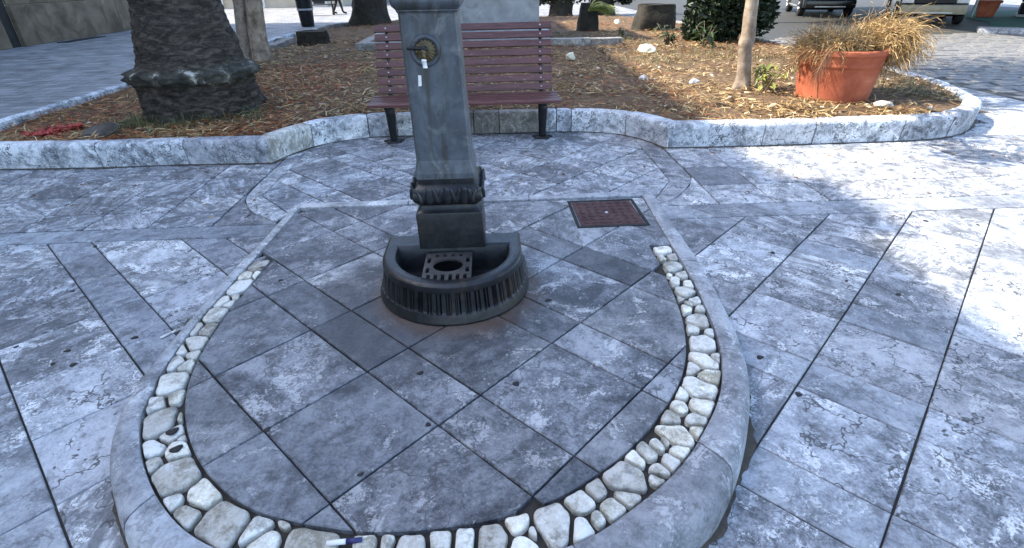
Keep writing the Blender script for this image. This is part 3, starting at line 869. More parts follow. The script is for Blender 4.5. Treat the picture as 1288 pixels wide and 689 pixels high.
# loose litter: dry needles, dead leaves, grass, red petals
def blades(name, n, place, mat, ln, wd, lift, curl=.3):
    v = []; f = []
    k = 0; tries = 0
    while k < n and tries < n * 20:
        tries += 1
        r = place()
        if r is None: continue
        x, y, z = r
        a = random.uniform(0, 6.283); L = random.uniform(*ln); w = random.uniform(*wd)
        up = random.uniform(*lift)
        d = Vector((math.cos(a) * math.cos(up), math.sin(a) * math.cos(up), math.sin(up)))
        s = Vector((-math.sin(a), math.cos(a), 0)) * w * .5
        s.z = random.uniform(-.3, .3) * w
        c = Vector((x, y, z)); bend = Vector((-math.sin(a), math.cos(a), random.uniform(-.3, .5))) * L * random.uniform(-curl, curl)
        m = c + d * L * .5 + bend * .5; e = c + d * L + bend * .3 + Vector((0, 0, -.1 * L))
        b = len(v)
        v += [c - s, c + s, m + s, m - s, e]
        f += [(b, b + 1, b + 2, b + 3), (b + 3, b + 2, b + 4)]
        k += 1
    return mk(name, v, f, mat)
def bedpt(x0, x1, y0, y1, pw=1.0, margin=.13, dz=(.004, .03), dens=None):
    def p():
        x = random.uniform(x0, x1); y = y0 + (y1 - y0) * random.random() ** pw
        if dens and random.random() > dens(x, y): return None
        if not inside(bedpoly, x, y) or edge_d(x, y) < margin: return None
        return x, y, soil_z(x, y) + random.uniform(*dz)
    return p
clump = lambda x, y: max(.08, min(1, .5 + 1.5 * noise.noise(Vector((x * 1.5, y * 1.5, 7)))))
o = blades('dry_needles', 30000, bedpt(-5.6, 6, 5.3, 15, 1.5, dens=clump), 'needle', (.06, .20), (.004, .010), (-.05, .4))
stuff(o, 'dry straw coloured needles and stems littering the planting bed', 'needles')
o = blades('far_litter', 9000, bedpt(-5.6, 6, 9.5, 21.3, 1.2, dens=lambda x, y: max(.1, min(1, .5 + 1.4 * noise.noise(Vector((x * .8, y * .8, 3)))))), 'needle_dark', (.10, .28), (.006, .013), (-.05, .4))
stuff(o, 'red brown litter on the rear of the planting bed', 'litter')
o = blades('reddish_needles', 9000, bedpt(-5.6, 2.5, 5.3, 10, 1.4, dens=lambda x, y: 1 if x < -2 else .25), 'needle_red', (.05, .15), (.005, .011), (-.05, .3))
stuff(o, 'reddish brown needles littering the left side of the planting bed', 'needles')
o = blades('fallen_leaves', 4200, bedpt(-5.0, 6, 5.3, 14, 1.5, dens=clump), 'fallen', (.03, .08), (.02, .04), (-.1, .4), .5)
stuff(o, 'small dead leaves scattered over the planting bed', 'leaves')
def spots(cs):
    def p():
        cx, cy, r = random.choice(cs)
        a = random.uniform(0, 6.283); d = r * random.random() ** .7
        x, y = cx + d * math.cos(a), cy + d * math.sin(a)
        if not inside(bedpoly, x, y) or edge_d(x, y) < .12: return None
        return x, y, soil_z(x, y) + random.uniform(.01, .05)
    return p
o = blades('red_petals', 900, spots([(-4.86, 6.0, .22), (-4.80, 5.85, .15), (-4.7, 6.15, .12)]), 'red_petal', (.03, .06), (.012, .025), (0, .5), .4)
stuff(o, 'patch of red petals on the bed near the left kerb', 'petals')
o = blades('grass', 700, spots([(-3.85, 6.02, .24), (-3.95, 6.1, .3), (-3.4, 5.9, .35), (-2.8, 6.1, .4)]), 'grass', (.05, .15), (.003, .007), (.5, 1.4), .35)
stuff(o, 'short green grass round the foot of the palm', 'grass')
o = blades('weeds', 1100, spots([(3.1, 9.6, .9), (3.9, 10.2, .9), (4.4, 9.5, .8), (5.1, 6.5, .5), (3.0, 12.2, .8), (2.4, 9, .9)]), 'grass', (.05, .16), (.004, .009), (.5, 1.4), .35)
stuff(o, 'thin green weeds growing between the small tree and the dark bush', 'weeds')

# ================================================================== DRINKING FOUNTAIN
FX = -.222
ft = thing('drinking_fountain', 'grey cast iron drinking fountain column with brass tap and half-round basin', 'fountain', (FX, 2.42, ZP))
def d_outline(r, yb, n=208):
    pts = []
    for i in range(n + 1):
        a = math.pi + math.pi * i / n
        pts.append((r * math.cos(a), r * math.sin(a)))
    return [(-r, yb)] + pts + [(r, yb)]
def build_basin():
    n = 240
    P = [(.383, .0, 0, .215), (.386, .012, 0, .215), (.379, .035, 0, .21), (.374, .052, 0, .207), (.372, .056, 1, .206), (.366, .062, 1, .206), (.352, .15, 1, .20), (.352, .158, 0, .20), (.354, .17, 0, .20), (.352, .188, 0, .20), (.344, .197, 0, .197), (.332, .201, 0, .192),
         (.300, .201, 0, .075), (.288, .196, 0, .068), (.281, .185, 0, .062), (.262, .06, 0, .055), (.2, .05, 0, .05)]
    v = []; rows = []
    for r, z, fl, yb in P:
        row = []
        for i in range(n + 1):
            a = math.pi + math.pi * i / n
            t = (i / n * 25) % 1
            g = 0
            if fl: g = -.013 if (.12 < t < .30 or .46 < t < .64) else 0
            row.append(((r + g) * math.cos(a), (r + g) * math.sin(a) + .0, z))
        row = [(-r, yb, z)] + row + [(r, yb, z)]
        rows.append(row); v += row
    m = len(rows[0]); f = []
    for k in range(len(rows) - 1):
        for i in range(m - 1):
            f.append((k * m + i, k * m + i + 1, (k + 1) * m + i + 1, (k + 1) * m + i))
        f.append((k * m + m - 1, k * m, (k + 1) * m, (k + 1) * m + m - 1))
    f.append(tuple((len(rows) - 1) * m + i for i in range(m)))
    return mk('basin', v, f, 'iron_dark', ft, auto=30)
basin = build_basin()
basin['label'] = 'dark half-round basin with fluted outside'
def build_grate():
    cu = bpy.data.curves.new('grate', 'CURVE'); cu.dimensions = '2D'; cu.fill_mode = 'BOTH'; cu.extrude = .006
    def sp(pts):
        s = cu.splines.new('POLY'); s.points.add(len(pts) - 1); s.use_cyclic_u = True
        for q, p in zip(s.points, pts): q.co = (p[0], p[1], 0, 1)
    sp([(-.118, -.16), (.118, -.16), (.118, .16), (-.118, .16)])
    sp([(.075 * math.cos(a * math.pi / 14), .02 + .068 * math.sin(a * math.pi / 14)) for a in range(28)])
    def slot(x, y0, y1, w=.009): sp([(x - w, y0), (x + w, y0), (x + w, y1), (x - w, y1)])
    for x in (-.088, -.053, -.018, .018, .053, .088): slot(x, -.142, -.075)
    for x in (-.097, .097): slot(x, -.055, -.005); slot(x, .045, .10)
    for x in (-.06, -.02, .02, .06): slot(x, .11, .14)
    o = bpy.data.objects.new('tmp', cu); COL.objects.link(o)
    dg = bpy.context.evaluated_depsgraph_get()
    me = bpy.data.meshes.new_from_object(o.evaluated_get(dg))
    bpy.data.objects.remove(o)
    return mkm('grate', me, 'iron_grate', ft, (-.02, -.118, .166))
build_grate()

LEAN = -.030    # the column leans slightly to the left
def lx(z): return LEAN * (z - .2)
def sqloft(name, secs, mat, cy, ch=.006, parent=ft, auto=35):
    v = []; f = []
    for z, hw, hd in secs:
        c = ch
        pts = [(-hw + c, -hd), (hw - c, -hd), (hw, -hd + c), (hw, hd - c), (hw - c, hd), (-hw + c, hd), (-hw, hd - c), (-hw, -hd + c)]
        v += [(x + lx(z), cy + y, z) for x, y in pts]
    for k in range(len(secs) - 1):
        for i in range(8): f.append((k * 8 + i, k * 8 + (i + 1) % 8, k * 8 + 8 + (i + 1) % 8, k * 8 + 8 + i))
    f.append(tuple(range(8))[::-1]); f.append(tuple((len(secs) - 1) * 8 + i for i in range(8)))
    return mk(name, v, f, mat, parent, auto=auto)
CY = .03 + .168
blk = sqloft('base_block', [(.200, .168, .168), (.380, .166, .166), (.392, .163, .163), (.402, .150, .150), (.418, .142, .142), (.428, .141, .141)], 'iron_dark', CY)
sqloft('bulge_moulding', [(.428, .143, .143), (.438, .152, .152), (.452, .166, .166), (.475, .173, .173), (.495, .170, .170), (.515, .158, .158), (.528, .146, .146), (.536, .138, .138), (.560, .138, .138)], 'iron_dark', CY)
sqloft('shaft', [(.5605, .138, .138), (.562, .1445, .1445), (.588, .1440, .1440), (.650, .1315, .1315), (1.28, .1245, .1245), (1.286, .126, .126)], 'column', CY, .010, auto=4)
sqloft('capital', [(1.286, .1265, .1265), (1.292, .131, .131), (1.297, .131, .131), (1.300, .134, .134), (1.312, .145, .145), (1.330, .149, .149), (1.350, .147, .147), (1.362, .140, .140), (1.37, .139, .139), (1.40, .158, .158), (1.43, .160, .160), (1.44, .15, .15), (1.50, .11, .11), (1.56, .05, .05), (1.58, .01, .01)], 'column', CY, .008)
def build_leaves():
    bm = bmesh.new()
    def egg(x, y, a, s=1.):
        # pointed leaf lobes hugging the bulge
        for dx, w, h in ((0, .023, .048), (-.031, .014, .042), (.031, .014, .042)):
            r = bmesh.ops.create_uvsphere(bm, u_segments=10, v_segments=7, radius=1)
            bmesh.ops.scale(bm, vec=(w * s, .013 * s, h * s), verts=r['verts'])
            for q in r['verts']:
                q.co.y += -.012 * (q.co.z / .04) if q.co.z > 0 else 0
            bmesh.ops.rotate(bm, cent=(0, 0, 0), matrix=Matrix.Rotation(-dx * 9, 3, 'Y'), verts=r['verts'])
            bmesh.ops.translate(bm, vec=(dx, 0, -.002), verts=r['verts'])
            bmesh.ops.rotate(bm, cent=(0, 0, 0), matrix=Matrix.Rotation(a, 3, 'Z'), verts=r['verts'])
            bmesh.ops.translate(bm, vec=(x + lx(.48), CY + y, .487), verts=r['verts'])
    for a in range(4):
        ang = a * math.pi / 2
        R_ = Matrix.Rotation(ang, 3, 'Z')
        for x in (-.085, .0, .085):
            p = R_ @ Vector((x, -.165, 0)); egg(p.x, p.y, ang)
        p = R_ @ Vector((-.153, -.153, 0)); egg(p.x, p.y, ang - math.pi / 4, .8)
    return bmo('leaf_moulding', bm, 'iron_worn', ft, smooth=True)
build_leaves()
def build_tap():
    x0 = -.275 - FX; zt = 1.268 - ZP; yf = CY - .127
    bm = bmesh.new()
    lathe(bm, [(.066, 0), (.067, .003), (.060, .008), (.050, .008), (.046, .002), (.0, .001)], 36)
    ros = bmo('escutcheon', bm, 'column', ft, (x0, yf - .001, zt), (rad(90), 0, 0), smooth=True)
    bm = bmesh.new()
    lathe(bm, [(.044, .001), (.042, .008), (.030, .014), (.018, .018), (.0, .019)], 72, wob=lambda a, z, r: (.0035 if math.sin(a * 18) > 0 else -.0025) * (r / .05))
    bmo('brass_rosette', bm, 'brass', ros, (0, 0, 0), smooth=False)
    bm = bmesh.new()
    tube(bm, [(0, 0, .010), (0, 0, .05), (0, -.002, .066)], [.013, .012, .013], 12)
    tube(bm, [(0, 0, .045), (.0, -.010, .06), (.001, -.030, .062)], [.011, .010, .009], 10)
    tap = bmo('tap_body', bm, 'brass', ft, (x0 - .004, yf, zt), (rad(90), 0, 0), smooth=True)
    bm = bmesh.new()
    tube(bm, [(.010, .014, .052), (-.02, .015, .053), (-.062, .017, .055), (-.068, .017, .055)], [.008, .0075, .0085, .006], 10)
    bmesh.ops.create_uvsphere(bm, u_segments=10, v_segments=8, radius=.013, matrix=Matrix.Translation((.008, .012, .05)))
    bmo('tap_handle', bm, 'iron_black', tap, smooth=True)
    bm = bmesh.new()
    tube(bm, [(0, -.026, .062), (.0, -.034, .062), (.0, -.036, .062), (.003, -.058, .063), (.003, -.062, .063)], [.009, .0125, .010, .0095, .0115], 12)
    bmo('spout', bm, 'white_plastic', tap, smooth=True)
    st = mk('sticker', [(-.006, 0, -.024), (.009, 0, -.022), (.011, 0, .022), (-.003, 0, .024), (.002, -.0006, 0)], [(0, 1, 4), (1, 2, 4), (2, 3, 4), (3, 0, 4)], 'white_plastic', ft, (-.315 - FX, CY - .1295, 1.145 - ZP))
    st['label'] = 'small white paper scrap stuck on the column'
build_tap()

# iron inspection cover
mh = thing('inspection_cover', 'square rusty brown iron inspection cover in the platform corner', 'cover', (.755, 3.305, ZP), rad(.8))
bm = bmesh.new()
for a in ((-.235, .235, -.228, -.208), (-.235, .235, .208, .228), (-.235, -.215, -.208, .208), (.215, .235, -.208, .208)):
    box(bm, a[0], a[1], a[2], a[3], -.02, .005)
bmo('frame', bm, 'rubber', mh)
bm = bmesh.new()
box(bm, -.208, .208, -.200, .200, -.02, .003, .003)
pl = bmo('plate', bm, 'iron_cover', mh)
bm = bmesh.new()
random.seed(5)
for i in range(7):
    for j in range(7):
        a = math.atan2(j - 3, i - 3) + math.pi / 2 + (.9 if (i + j) % 2 else 0)
        x, y = -.165 + .055 * i, -.160 + .0535 * j
        if i == 3 and j == 3: continue
        r = bmesh.ops.create_uvsphere(bm, u_segments=8, v_segments=5, radius=1)
        bmesh.ops.scale(bm, vec=(.027, .010, .007), verts=r['verts'])
        bmesh.ops.rotate(bm, cent=(0, 0, 0), matrix=Matrix.Rotation(a, 3, 'Z'), verts=r['verts'])
        bmesh.ops.translate(bm, vec=(x, y, .003), verts=r['verts'])
o = bmo('raised_pattern', bm, 'iron_cover', pl, smooth=True); o['kind'] = 'stuff'
bm = bmesh.new(); lathe(bm, [(.011, .002), (.011, .007), (.004, .008), (0, .008)], 12)
bmo('lifting_hole', bm, 'alloy', pl, smooth=True)

# ================================================================== BENCH
bn = thing('park_bench', 'purple brown slatted park bench on black iron legs facing the fountain', 'bench', (-.262, 5.75, 0), rad(.3))
def slat(p, w, t, ang, L=1.86):
    bm = bmesh.new()
    box(bm, -L / 2, L / 2, -w / 2, w / 2, -t / 2, t / 2, .006)
    o = bmo('slat', bm, 'slat', bn, (random.uniform(-.004, .004), p[0], p[1]), (ang, random.uniform(-.002, .002), 0), auto=40)
    return o
side = []
for k in range(5):
    t = k / 4
    p = (-.275 + .087 * k, .432 - .008 * math.sin(t * 2.6) + .004 * k)
    s_ = slat(p, .058, .030, .04 if k else .18, 1.93)
bmb = bmesh.new()
for k in range(8):
    t = k / 7
    y = .125 + .20 * t + .02 * math.sin(t * 3); z = .505 + .575 * t
    s_ = slat((y, z), .067, .028, rad(68 - 6 * t), 1.84)
    for x in (-.80, .80):
        bm = bmesh.new(); lathe(bm, [(.009, 0), (.008, .004), (0, .006)], 10)
        bmo('bolt', bm, 'alloy', s_, (x, 0, .0135), (0, 0, 0), smooth=True)
for x in (-.795, .805):
    bm = bmesh.new()
    # leg, seat bearer and back upright as one cast frame
    def bar(pts, w, th):
        for a, b in zip(pts[:-1], pts[1:]):
            pass
        tube(bm, [(0, p[0], p[1]) for p in pts], th, 8)
    tube(bm, [(0, -.06, .395), (0, -.045, .30), (0, -.03, .15), (0, -.015, .04), (0, -.01, .0)], [.056, .050, .042, .038, .046], 8)
    tube(bm, [(0, -.27, .402), (0, -.1, .398), (0, .06, .388), (0, .12, .42)], [.018, .024, .026, .024], 8)
    tube(bm, [(0, .06, .385), (0, .125, .46), (0, .20, .65), (0, .285, .88), (0, .355, 1.085)], [.026, .024, .022, .020, .016], 8)
    tube(bm, [(0, -.03, .15), (0, .08, .30), (0, .12, .40)], [.016, .016, .016], 8)
    lathe(bm, [(.10, .0), (.10, .012), (.06, .022), (.0, .024)], 16, wob=lambda a, z, r: .018 * math.sin(a * 5 + x) if r > .05 else 0, c=(0, -.01))
    bmo('leg', bm, 'iron_black', bn, (x, 0, 0), smooth=True)

# ================================================================== TREES AND PLANTS
random.seed(21)
def crown_leaves(name, n, blobs, size, mat, parent, loc, flat=.5):
    v = []; f = []
    for _ in range(n):
        bx, by, bz, r = random.choice(blobs)
        while True:
            p = Vector((random.uniform(-1, 1), random.uniform(-1, 1), random.uniform(-1, 1)))
            if .25 < p.length < 1: break
        c = Vector((bx, by, bz)) + p * r
        a = Vector((random.gauss(0, 1), random.gauss(0, 1), random.gauss(0, flat))).normalized()
        b = a.cross(Vector((random.gauss(0, 1), random.gauss(0, 1), random.gauss(0, 1)))).normalized()
        L = random.uniform(*size); w = L * random.uniform(.35, .5)
        k = len(v)
        v += [c - a * L * .5, c + b * w * .5 + Vector((0, 0, -.05 * L)), c + a * L * .5 + Vector((0, 0, -.2 * L)), c - b * w * .5 + Vector((0, 0, -.05 * L))]
        f.append((k, k + 1, k + 2, k + 3))
    return mk(name, v, f, mat, parent, loc)
def trunk_mesh(bm, pts, rs, n=18, rough=.06, seed=0, flare=None):
    """a tapering trunk through pts with an uneven surface"""
    P = [Vector(p) for p in pts]
    P2 = []; R2 = []
    for i in range(len(P) - 1):
        for k in range(6):
            t = k / 6
            P2.append(P[i].lerp(P[i + 1], t)); R2.append(rs[i] + (rs[i + 1] - rs[i]) * t)
    P2.append(P[-1]); R2.append(rs[-1])
    rows = []
    for i, p in enumerate(P2):
        row = []
        for k in range(n):
            a = 2 * math.pi * k / n
            q = Vector((math.cos(a), math.sin(a), 0))
            r = R2[i] * (1 + rough * 2 * noise.noise(Vector((q.x * 1.6, q.y * 1.6, p.z * 1.2 + seed))) + rough * noise.noise(Vector((q.x * 5, q.y * 5, p.z * 4 + seed))))
            if flare: r += flare(a, p.z)
            row.append(bm.verts.new(p + q * r))
        rows.append(row)
    for a, b in zip(rows[:-1], rows[1:]):
        for k in range(n): bm.faces.new((a[k], a[(k + 1) % n], b[(k + 1) % n], b[k]))
    bm.faces.new(rows[-1])

# --- the palm
px, py = -3.40, 6.62
palm = thing('palm_tree', 'thick dark palm trunk with a bulging root collar behind the left kerb', 'palm tree', (px, py, .13))
def palm_r(z):
    pr = [(0, .655), (.12, .625), (.38, .60), (.43, .615), (.455, .655), (.49, .675), (.53, .675), (.555, .655), (.575, .60), (.60, .545), (.70, .515), (1.24, .425), (2, .37), (3.2, .33), (3.9, .34), (4.2, .36)]
    for (z0, r0), (z1, r1) in zip(pr[:-1], pr[1:]):
        if z0 <= z <= z1: return r0 + (r1 - r0) * (z - z0) / (z1 - z0)
    return .3
def palm_part(name, z0, z1, dz, mat, amp, ring):
    bm = bmesh.new(); n = 96; rows = []
    nz = int((z1 - z0) / dz)
    for i in range(nz + 1):
        z = z0 + (z1 - z0) * i / nz
        row = []
        for k in range(n):
            a = 2 * math.pi * k / n
            q = Vector((math.cos(a), math.sin(a), 0))
            r = palm_r(z)
            s1 = noise.noise(Vector((q.x * 2.5, q.y * 2.5, z * 3)))
            s2 = noise.noise(Vector((q.x * 9, q.y * 9, z * 11)))
            s3 = noise.noise(Vector((q.x * 24, q.y * 24, z * 30)))
            r += amp * (s1 * .5 + s2 * .55 + s3 * .5)
            if ring:
                t = (z * 9 + .5 * math.sin(a * 2) + .6 * s1) % 1
                r += .007 * (t - .5)
            row.append(bm.verts.new((q.x * r * 1.02 + LEANP * max(0, z - .3), q.y * r, z)))
        rows.append(row)
    for a, b in zip(rows[:-1], rows[1:]):
        for k in range(n): bm.faces.new((a[k], a[(k + 1) % n], b[(k + 1) % n], b[k]))
    return bmo(name, bm, mat, palm, smooth=True)
LEANP = .02
palm_part('root_base', 0, .43, .016, 'palm', .075, False)
palm_part('root_collar', .42, .605, .0115, 'moss', .085, False)
palm_part('trunk', .59, 4.15, .03, 'palm', .035, True)
bm = bmesh.new()
vv = []; ff = []
for i in range(26):
    a = i * 2.399; el = random.uniform(.1, 1.1); L = random.uniform(1.4, 1.8)
    prev = Vector((.08, 0, 4.1))
    d = Vector((math.cos(a) * math.cos(el), math.sin(a) * math.cos(el), math.sin(el)))
    steps = 22
    for k in range(steps):
        t = k / steps
        d2 = (d + Vector((0, 0, -1.5 * t * t))).normalized()
        p = prev + d2 * L / steps
        sd = d2.cross(Vector((0, 0, 1))).normalized()
        w = .38 * math.sin(math.pi * (.12 + .86 * t))
        for sgn in (-1, 1):
            tip = p + sd * sgn * w + d2 * .22 + Vector((0, 0, -.10 * w))
            b = len(vv); vv += [p - d2 * .014, p + d2 * .014, tip]; ff.append((b, b + 1, b + 2))
        b = len(vv); vv += [prev - sd * .012, prev + sd * .012, p + sd * .01, p - sd * .01]; ff.append((b, b + 1, b + 2, b + 3))
        prev = p
bm.free()
mk('crown', vv, ff, 'leaf', palm)

# --- two-stemmed tree
t2 = thing('two_stemmed_tree', 'pale tree with two close stems rising behind the palm', 'tree', (-4.70, 11.6, .08))
bm = bmesh.new()
fl = lambda a, z: .07 * max(0, 1 - z / .35) * (.6 + .4 * math.sin(a * 3))
trunk_mesh(bm, [(.14, -.05, -.05), (.155, 0, .5), (.22, 0, 1.1), (.38, .1, 2.6), (.6, .3, 4.4), (.7, .4, 5.5)], [.18, .165, .16, .13, .09, .04], 20, .07, 3, fl)
bmo('trunk', bm, 'bark_pale', t2, smooth=True)
bm = bmesh.new()
trunk_mesh(bm, [(-.17, .06, -.05), (-.14, .06, .5), (-.06, .06, 1.1), (-.25, -.1, 2.6), (-.7, -.2, 4.2), (-1.0, -.3, 5.3)], [.15, .135, .125, .10, .07, .03], 18, .07, 9, fl)
bmo('trunk', bm, 'bark', t2, smooth=True)
crown_leaves('crown', 2600, [(.6, .3, 5.2, 1.1), (-.9, -.2, 5.2, 1.0), (0, .6, 5.9, 1.0), (.2, -.7, 5.5, .9), (1.2, .2, 5.7, .8)], (.12, .22), 'leaf', t2, (0, 0, 0))

# --- slim tree beside the pot
t3 = thing('slim_tree', 'slim pale crooked tree trunk left of the terracotta pot', 'tree', (3.22, 6.97, .16))
bm = bmesh.new()
fl = lambda a, z: .05 * max(0, 1 - z / .22) * (.6 + .4 * math.sin(a * 4 + 1)) + .022 * math.exp(-((z - .60) / .09) ** 2) * max(0, -math.cos(a)) 
trunk_mesh(bm, [(.0, 0, -.02), (-.01, 0, .25), (-.045, 0, .5), (-.035, 0, .68), (-.06, 0, .9), (-.085, 0, 1.25), (-.03, .05, 2.2), (.25, .1, 3.2), (.5, .2, 4.4), (.6, .3, 5.4)], [.095, .082, .078, .082, .075, .072, .062, .05, .035, .015], 20, .09, 17, fl)
bmo('trunk', bm, 'bark_pale', t3, smooth=True)
bm = bmesh.new()
tube(bm, [(-.04, 0, 1.75), (-.5, -.7, 2.15), (-.95, -1.5, 2.35), (-1.2, -1.9, 2.4)], [.04, .03, .02, .008], 8)  # this limb and the next are added to carry the shading leaf clusters
tube(bm, [(-.04, 0, 1.75), (-.6, -.12, 2.2), (-1.3, -.25, 2.55)], [.03, .02, .008], 8)
tube(bm, [(.1, .06, 2.7), (.8, .3, 3.4), (1.4, .5, 4.0)], [.035, .025, .01], 8)
tube(bm, [(.1, .06, 2.6), (-.6, .5, 3.3), (-1.1, .8, 4.0)], [.035, .025, .01], 8)
bmo('branches', bm, 'bark_pale', t3, smooth=True)
crown_leaves('crown', 9500, [(.5, .2, 4.7, 1.1), (1.2, .4, 4.4, 1.0), (-1.0, .8, 4.5, 1.0), (.2, .9, 5.4, 1.1), (.7, -.3, 4.6, .9), (1.5, 1.2, 4.8, 1.1), (0, .2, 5.6, 1.0), (.3, 2.0, 4.9, 1.2), (1.4, 2.4, 4.6, 1.1), (-.8, 2.2, 5.2, 1.1), (.6, 3.2, 5.2, 1.2), (1.8, 1.8, 5.6, 1.0)], (.14, .24), 'leaf', t3, (0, 0, 0))  # crown above the view, enlarged to throw shade over the setts
crown_leaves('shade_leaves', 900, [(-1.25, -.25, 2.5, .36), (-1.0, -.45, 2.4, .3), (-1.5, -.3, 2.6, .3), (-1.10, -1.85, 2.42, .42), (-.85, -1.35, 2.36, .26), (-1.35, -2.05, 2.5, .3)], (.08, .15), 'leaf', t3, (0, 0, 0))['kind'] = 'stuff'  # leaf clusters out of view, added to dapple the pot and paving with shade

# --- stumps, blocks and shrubs further back
def stump(name, label, loc, w, d, h, mat, taper=.8, seed=0, cat='stump', group=None):
    t = thing(name, label, cat, loc, 0, group)
    bm = bmesh.new(); n = 40; rows = []
    for i in range(11):
        k = i / 10
        row = []
        for j in range(n):
            a = 2 * math.pi * j / n
            s_ = (1 - (1 - taper) * k)
            c, s2 = math.cos(a), math.sin(a)
            e = .62
            x = math.copysign(abs(c) ** e, c) * w / 2 * s_; y = math.copysign(abs(s2) ** e, s2) * d / 2 * s_
            nz = 1 + .10 * noise.noise(Vector((c * 2, s2 * 2, k * 3 + seed))) + .05 * noise.noise(Vector((c * 7, s2 * 7, k * 8 + seed)))
            if k < .2: nz += .12 * (1 - k / .2) * (.5 + .5 * math.sin(a * 5 + seed))
            row.append(bm.verts.new((x * nz, y * nz, h * k * (1 + (.05 * noise.noise(Vector((c, s2, seed))) if k > .8 else 0)))))
        rows.append(row)
    for a, b in zip(rows[:-1], rows[1:]):
        for j in range(n): bm.faces.new((a[j], a[(j + 1) % n], b[(j + 1) % n], b[j]))
    bmo('stem', bm, mat, t, smooth=True)
    v = [tuple(q) for q in [(math.cos(2 * math.pi * j / 24) * w / 2 * taper * .9, math.sin(2 * math.pi * j / 24) * d / 2 * taper * .9, h * .97) for j in range(24)]] + [(0, 0, h * 1.0)]
    mk('cut_top', v, [(j, (j + 1) % 24, 24) for j in range(24)], mat, t, smooth=True)
    return t
stump('tree_stump', 'wide dark cut tree stump beside the dark bush', (4.42, 15.4, .08), 1.16, .9, .72, 'bark_dark', .80, 1)
ws = stump('tree_stump', 'narrow dark stump with a yellow weed drooping over it', (2.66, 15.5, .08), .62, .55, .78, 'bark_dark', .66, 5)
v = []; f = []
for i in range(34):
    a = random.uniform(-1.2, 1.6); L = random.uniform(.35, .75)
    base = Vector((random.uniform(-.05, .2), -.22, .62)); d = Vector((math.cos(a), -.25, random.uniform(.5, 1.))).normalized()
    prev = base
    for k in range(7):
        d = (d + Vector((.06, 0, -.26))).normalized()
        p = prev + d * L / 7
        w = .028 * (1 - k / 7.5)
        b = len(v); v += [prev - Vector((0, w, w)), prev + Vector((0, w, w)), p + Vector((0, w * .8, w * .8)), p - Vector((0, w * .8, w * .8))]; f.append((b, b + 1, b + 2, b + 3))
        prev = p
mk('drooping_weed', v, f, 'leaf_yellow', ws)
stump('stone_block', 'low dark mossy block lying on the bed behind the two-stemmed tree', (-4.27, 14.25, .02), .78, .5, .42, 'bark_dark', .9, 9, 'block')
dp = thing('dark_tree', 'dark broad tree foot at the far left end of the bed', 'tree', (-4.15, 21.0, .05))
bm = bmesh.new()
trunk_mesh(bm, [(0, 0, -.05), (0, 0, .35), (0, 0, .9), (.02, 0, 2.), (.1, 0, 5)], [.74, .62, .54, .46, .38], 28, .09, 31, lambda a, z: .1 * max(0, 1 - z / .4) * math.sin(a * 4))
bmo('trunk', bm, 'bark_dark', dp, smooth=True)
crown_leaves('crown', 2200, [(.2, 0, 5.6, 1.4), (1, .4, 5.2, 1.1), (-.9, -.3, 5.3, 1.1)], (.2, .35), 'leaf_dark', dp, (0, 0, 0))

def shrub(name, label, loc, stems, blobs, n, size, mat, cat='shrub', sm='bark_dark', group=None):
    t = thing(name, label, cat, loc, 0, group)
    for st in stems:
        bm = bmesh.new()
        trunk_mesh(bm, st[0], st[1], 12, .08, loc[0])
        bmo('trunk', bm, sm, t, smooth=True)
    crown_leaves('crown', n, blobs, size, mat, t, (0, 0, 0))
    return t
shrub('dark_bush', 'dense dark green bush behind the slim tree', (5.0, 12.3, .1),
      [([(0, 0, 0), (.05, 0, .8), (.1, 0, 1.8)], [.12, .10, .06]), ([(.4, .3, 0), (.5, .2, .9), (.6, .1, 1.9)], [.10, .08, .05])],
      [(-.35, 0, .75, .5), (.0, .1, 1.2, .75), (.45, 0, .85, .6), (.75, .1, .62, .45), (.2, .2, 1.9, .9), (-.4, .2, 1.6, .7), (.9, .2, 1.5, .7), (0, 0, .5, .45), (-.45, .1, .42, .38)], 9000, (.09, .18), 'leaf_dark', 'bush')
shrub('dark_shrub', 'dark low-hanging shrub far behind the bench', (3.05, 24.6, -.02),
      [([(0, 0, 0), (0, 0, .5), (0, 0, 1.6)], [.55, .48, .3])],
      [(0, 0, 1.3, 1.1), (-.7, 0, 1.1, .7), (.7, 0, 1.2, .75), (.2, 0, 2, 1), (-.9, 0, .9, .45)], 3500, (.14, .26), 'leaf_dark')
shrub('dark_shrub', 'dark shrub far behind the narrow stump', (4.75, 24.6, -.02),
      [([(0, 0, 0), (0, 0, .5), (0, 0, 1.6)], [.6, .5, .3])],
      [(0, 0, 1.3, 1.1), (.8, 0, 1.1, .6), (.3, 0, 2, 1), (1.0, 0, .85, .45)], 2800, (.14, .26), 'leaf_dark')
def leafy(name, label, loc, n, h, spread, size, mat, cat='plant'):
    t = thing(name, label, cat, loc)
    v = []; f = []
    bm = bmesh.new()
    for i in range(n):
        a = random.uniform(0, 6.283); tip = Vector((math.cos(a) * spread * random.random(), math.sin(a) * spread * random.random(), h * random.uniform(.6, 1)))
        tube(bm, [(0, 0, 0), tuple(tip * .5 + Vector((0, 0, .05))), tuple(tip)], [.008, .006, .003], 5)
        for k in range(7):
            c = tip * (.35 + .65 * k / 6)
            d = Vector((random.gauss(0, 1), random.gauss(0, 1), random.gauss(0, .5))).normalized(); s_ = d.cross(Vector((0, 0, 1))).normalized()
            L = random.uniform(*size); w = L * .2
            b = len(v); v += [c, c + d * L * .5 + s_ * w, c + d * L + Vector((0, 0, -.2 * L)), c + d * L * .5 - s_ * w]; f.append((b, b + 1, b + 2, b + 3))
    bmo('stems', bm, 'bark', t, smooth=True)
    mk('leaves', v, f, mat, t)
    return t
leafy('leafy_weed', 'broad leaved green weed in front of the dark bush', (4.25, 11.2, .18), 7, .55, .35, (.14, .26), 'leaf')
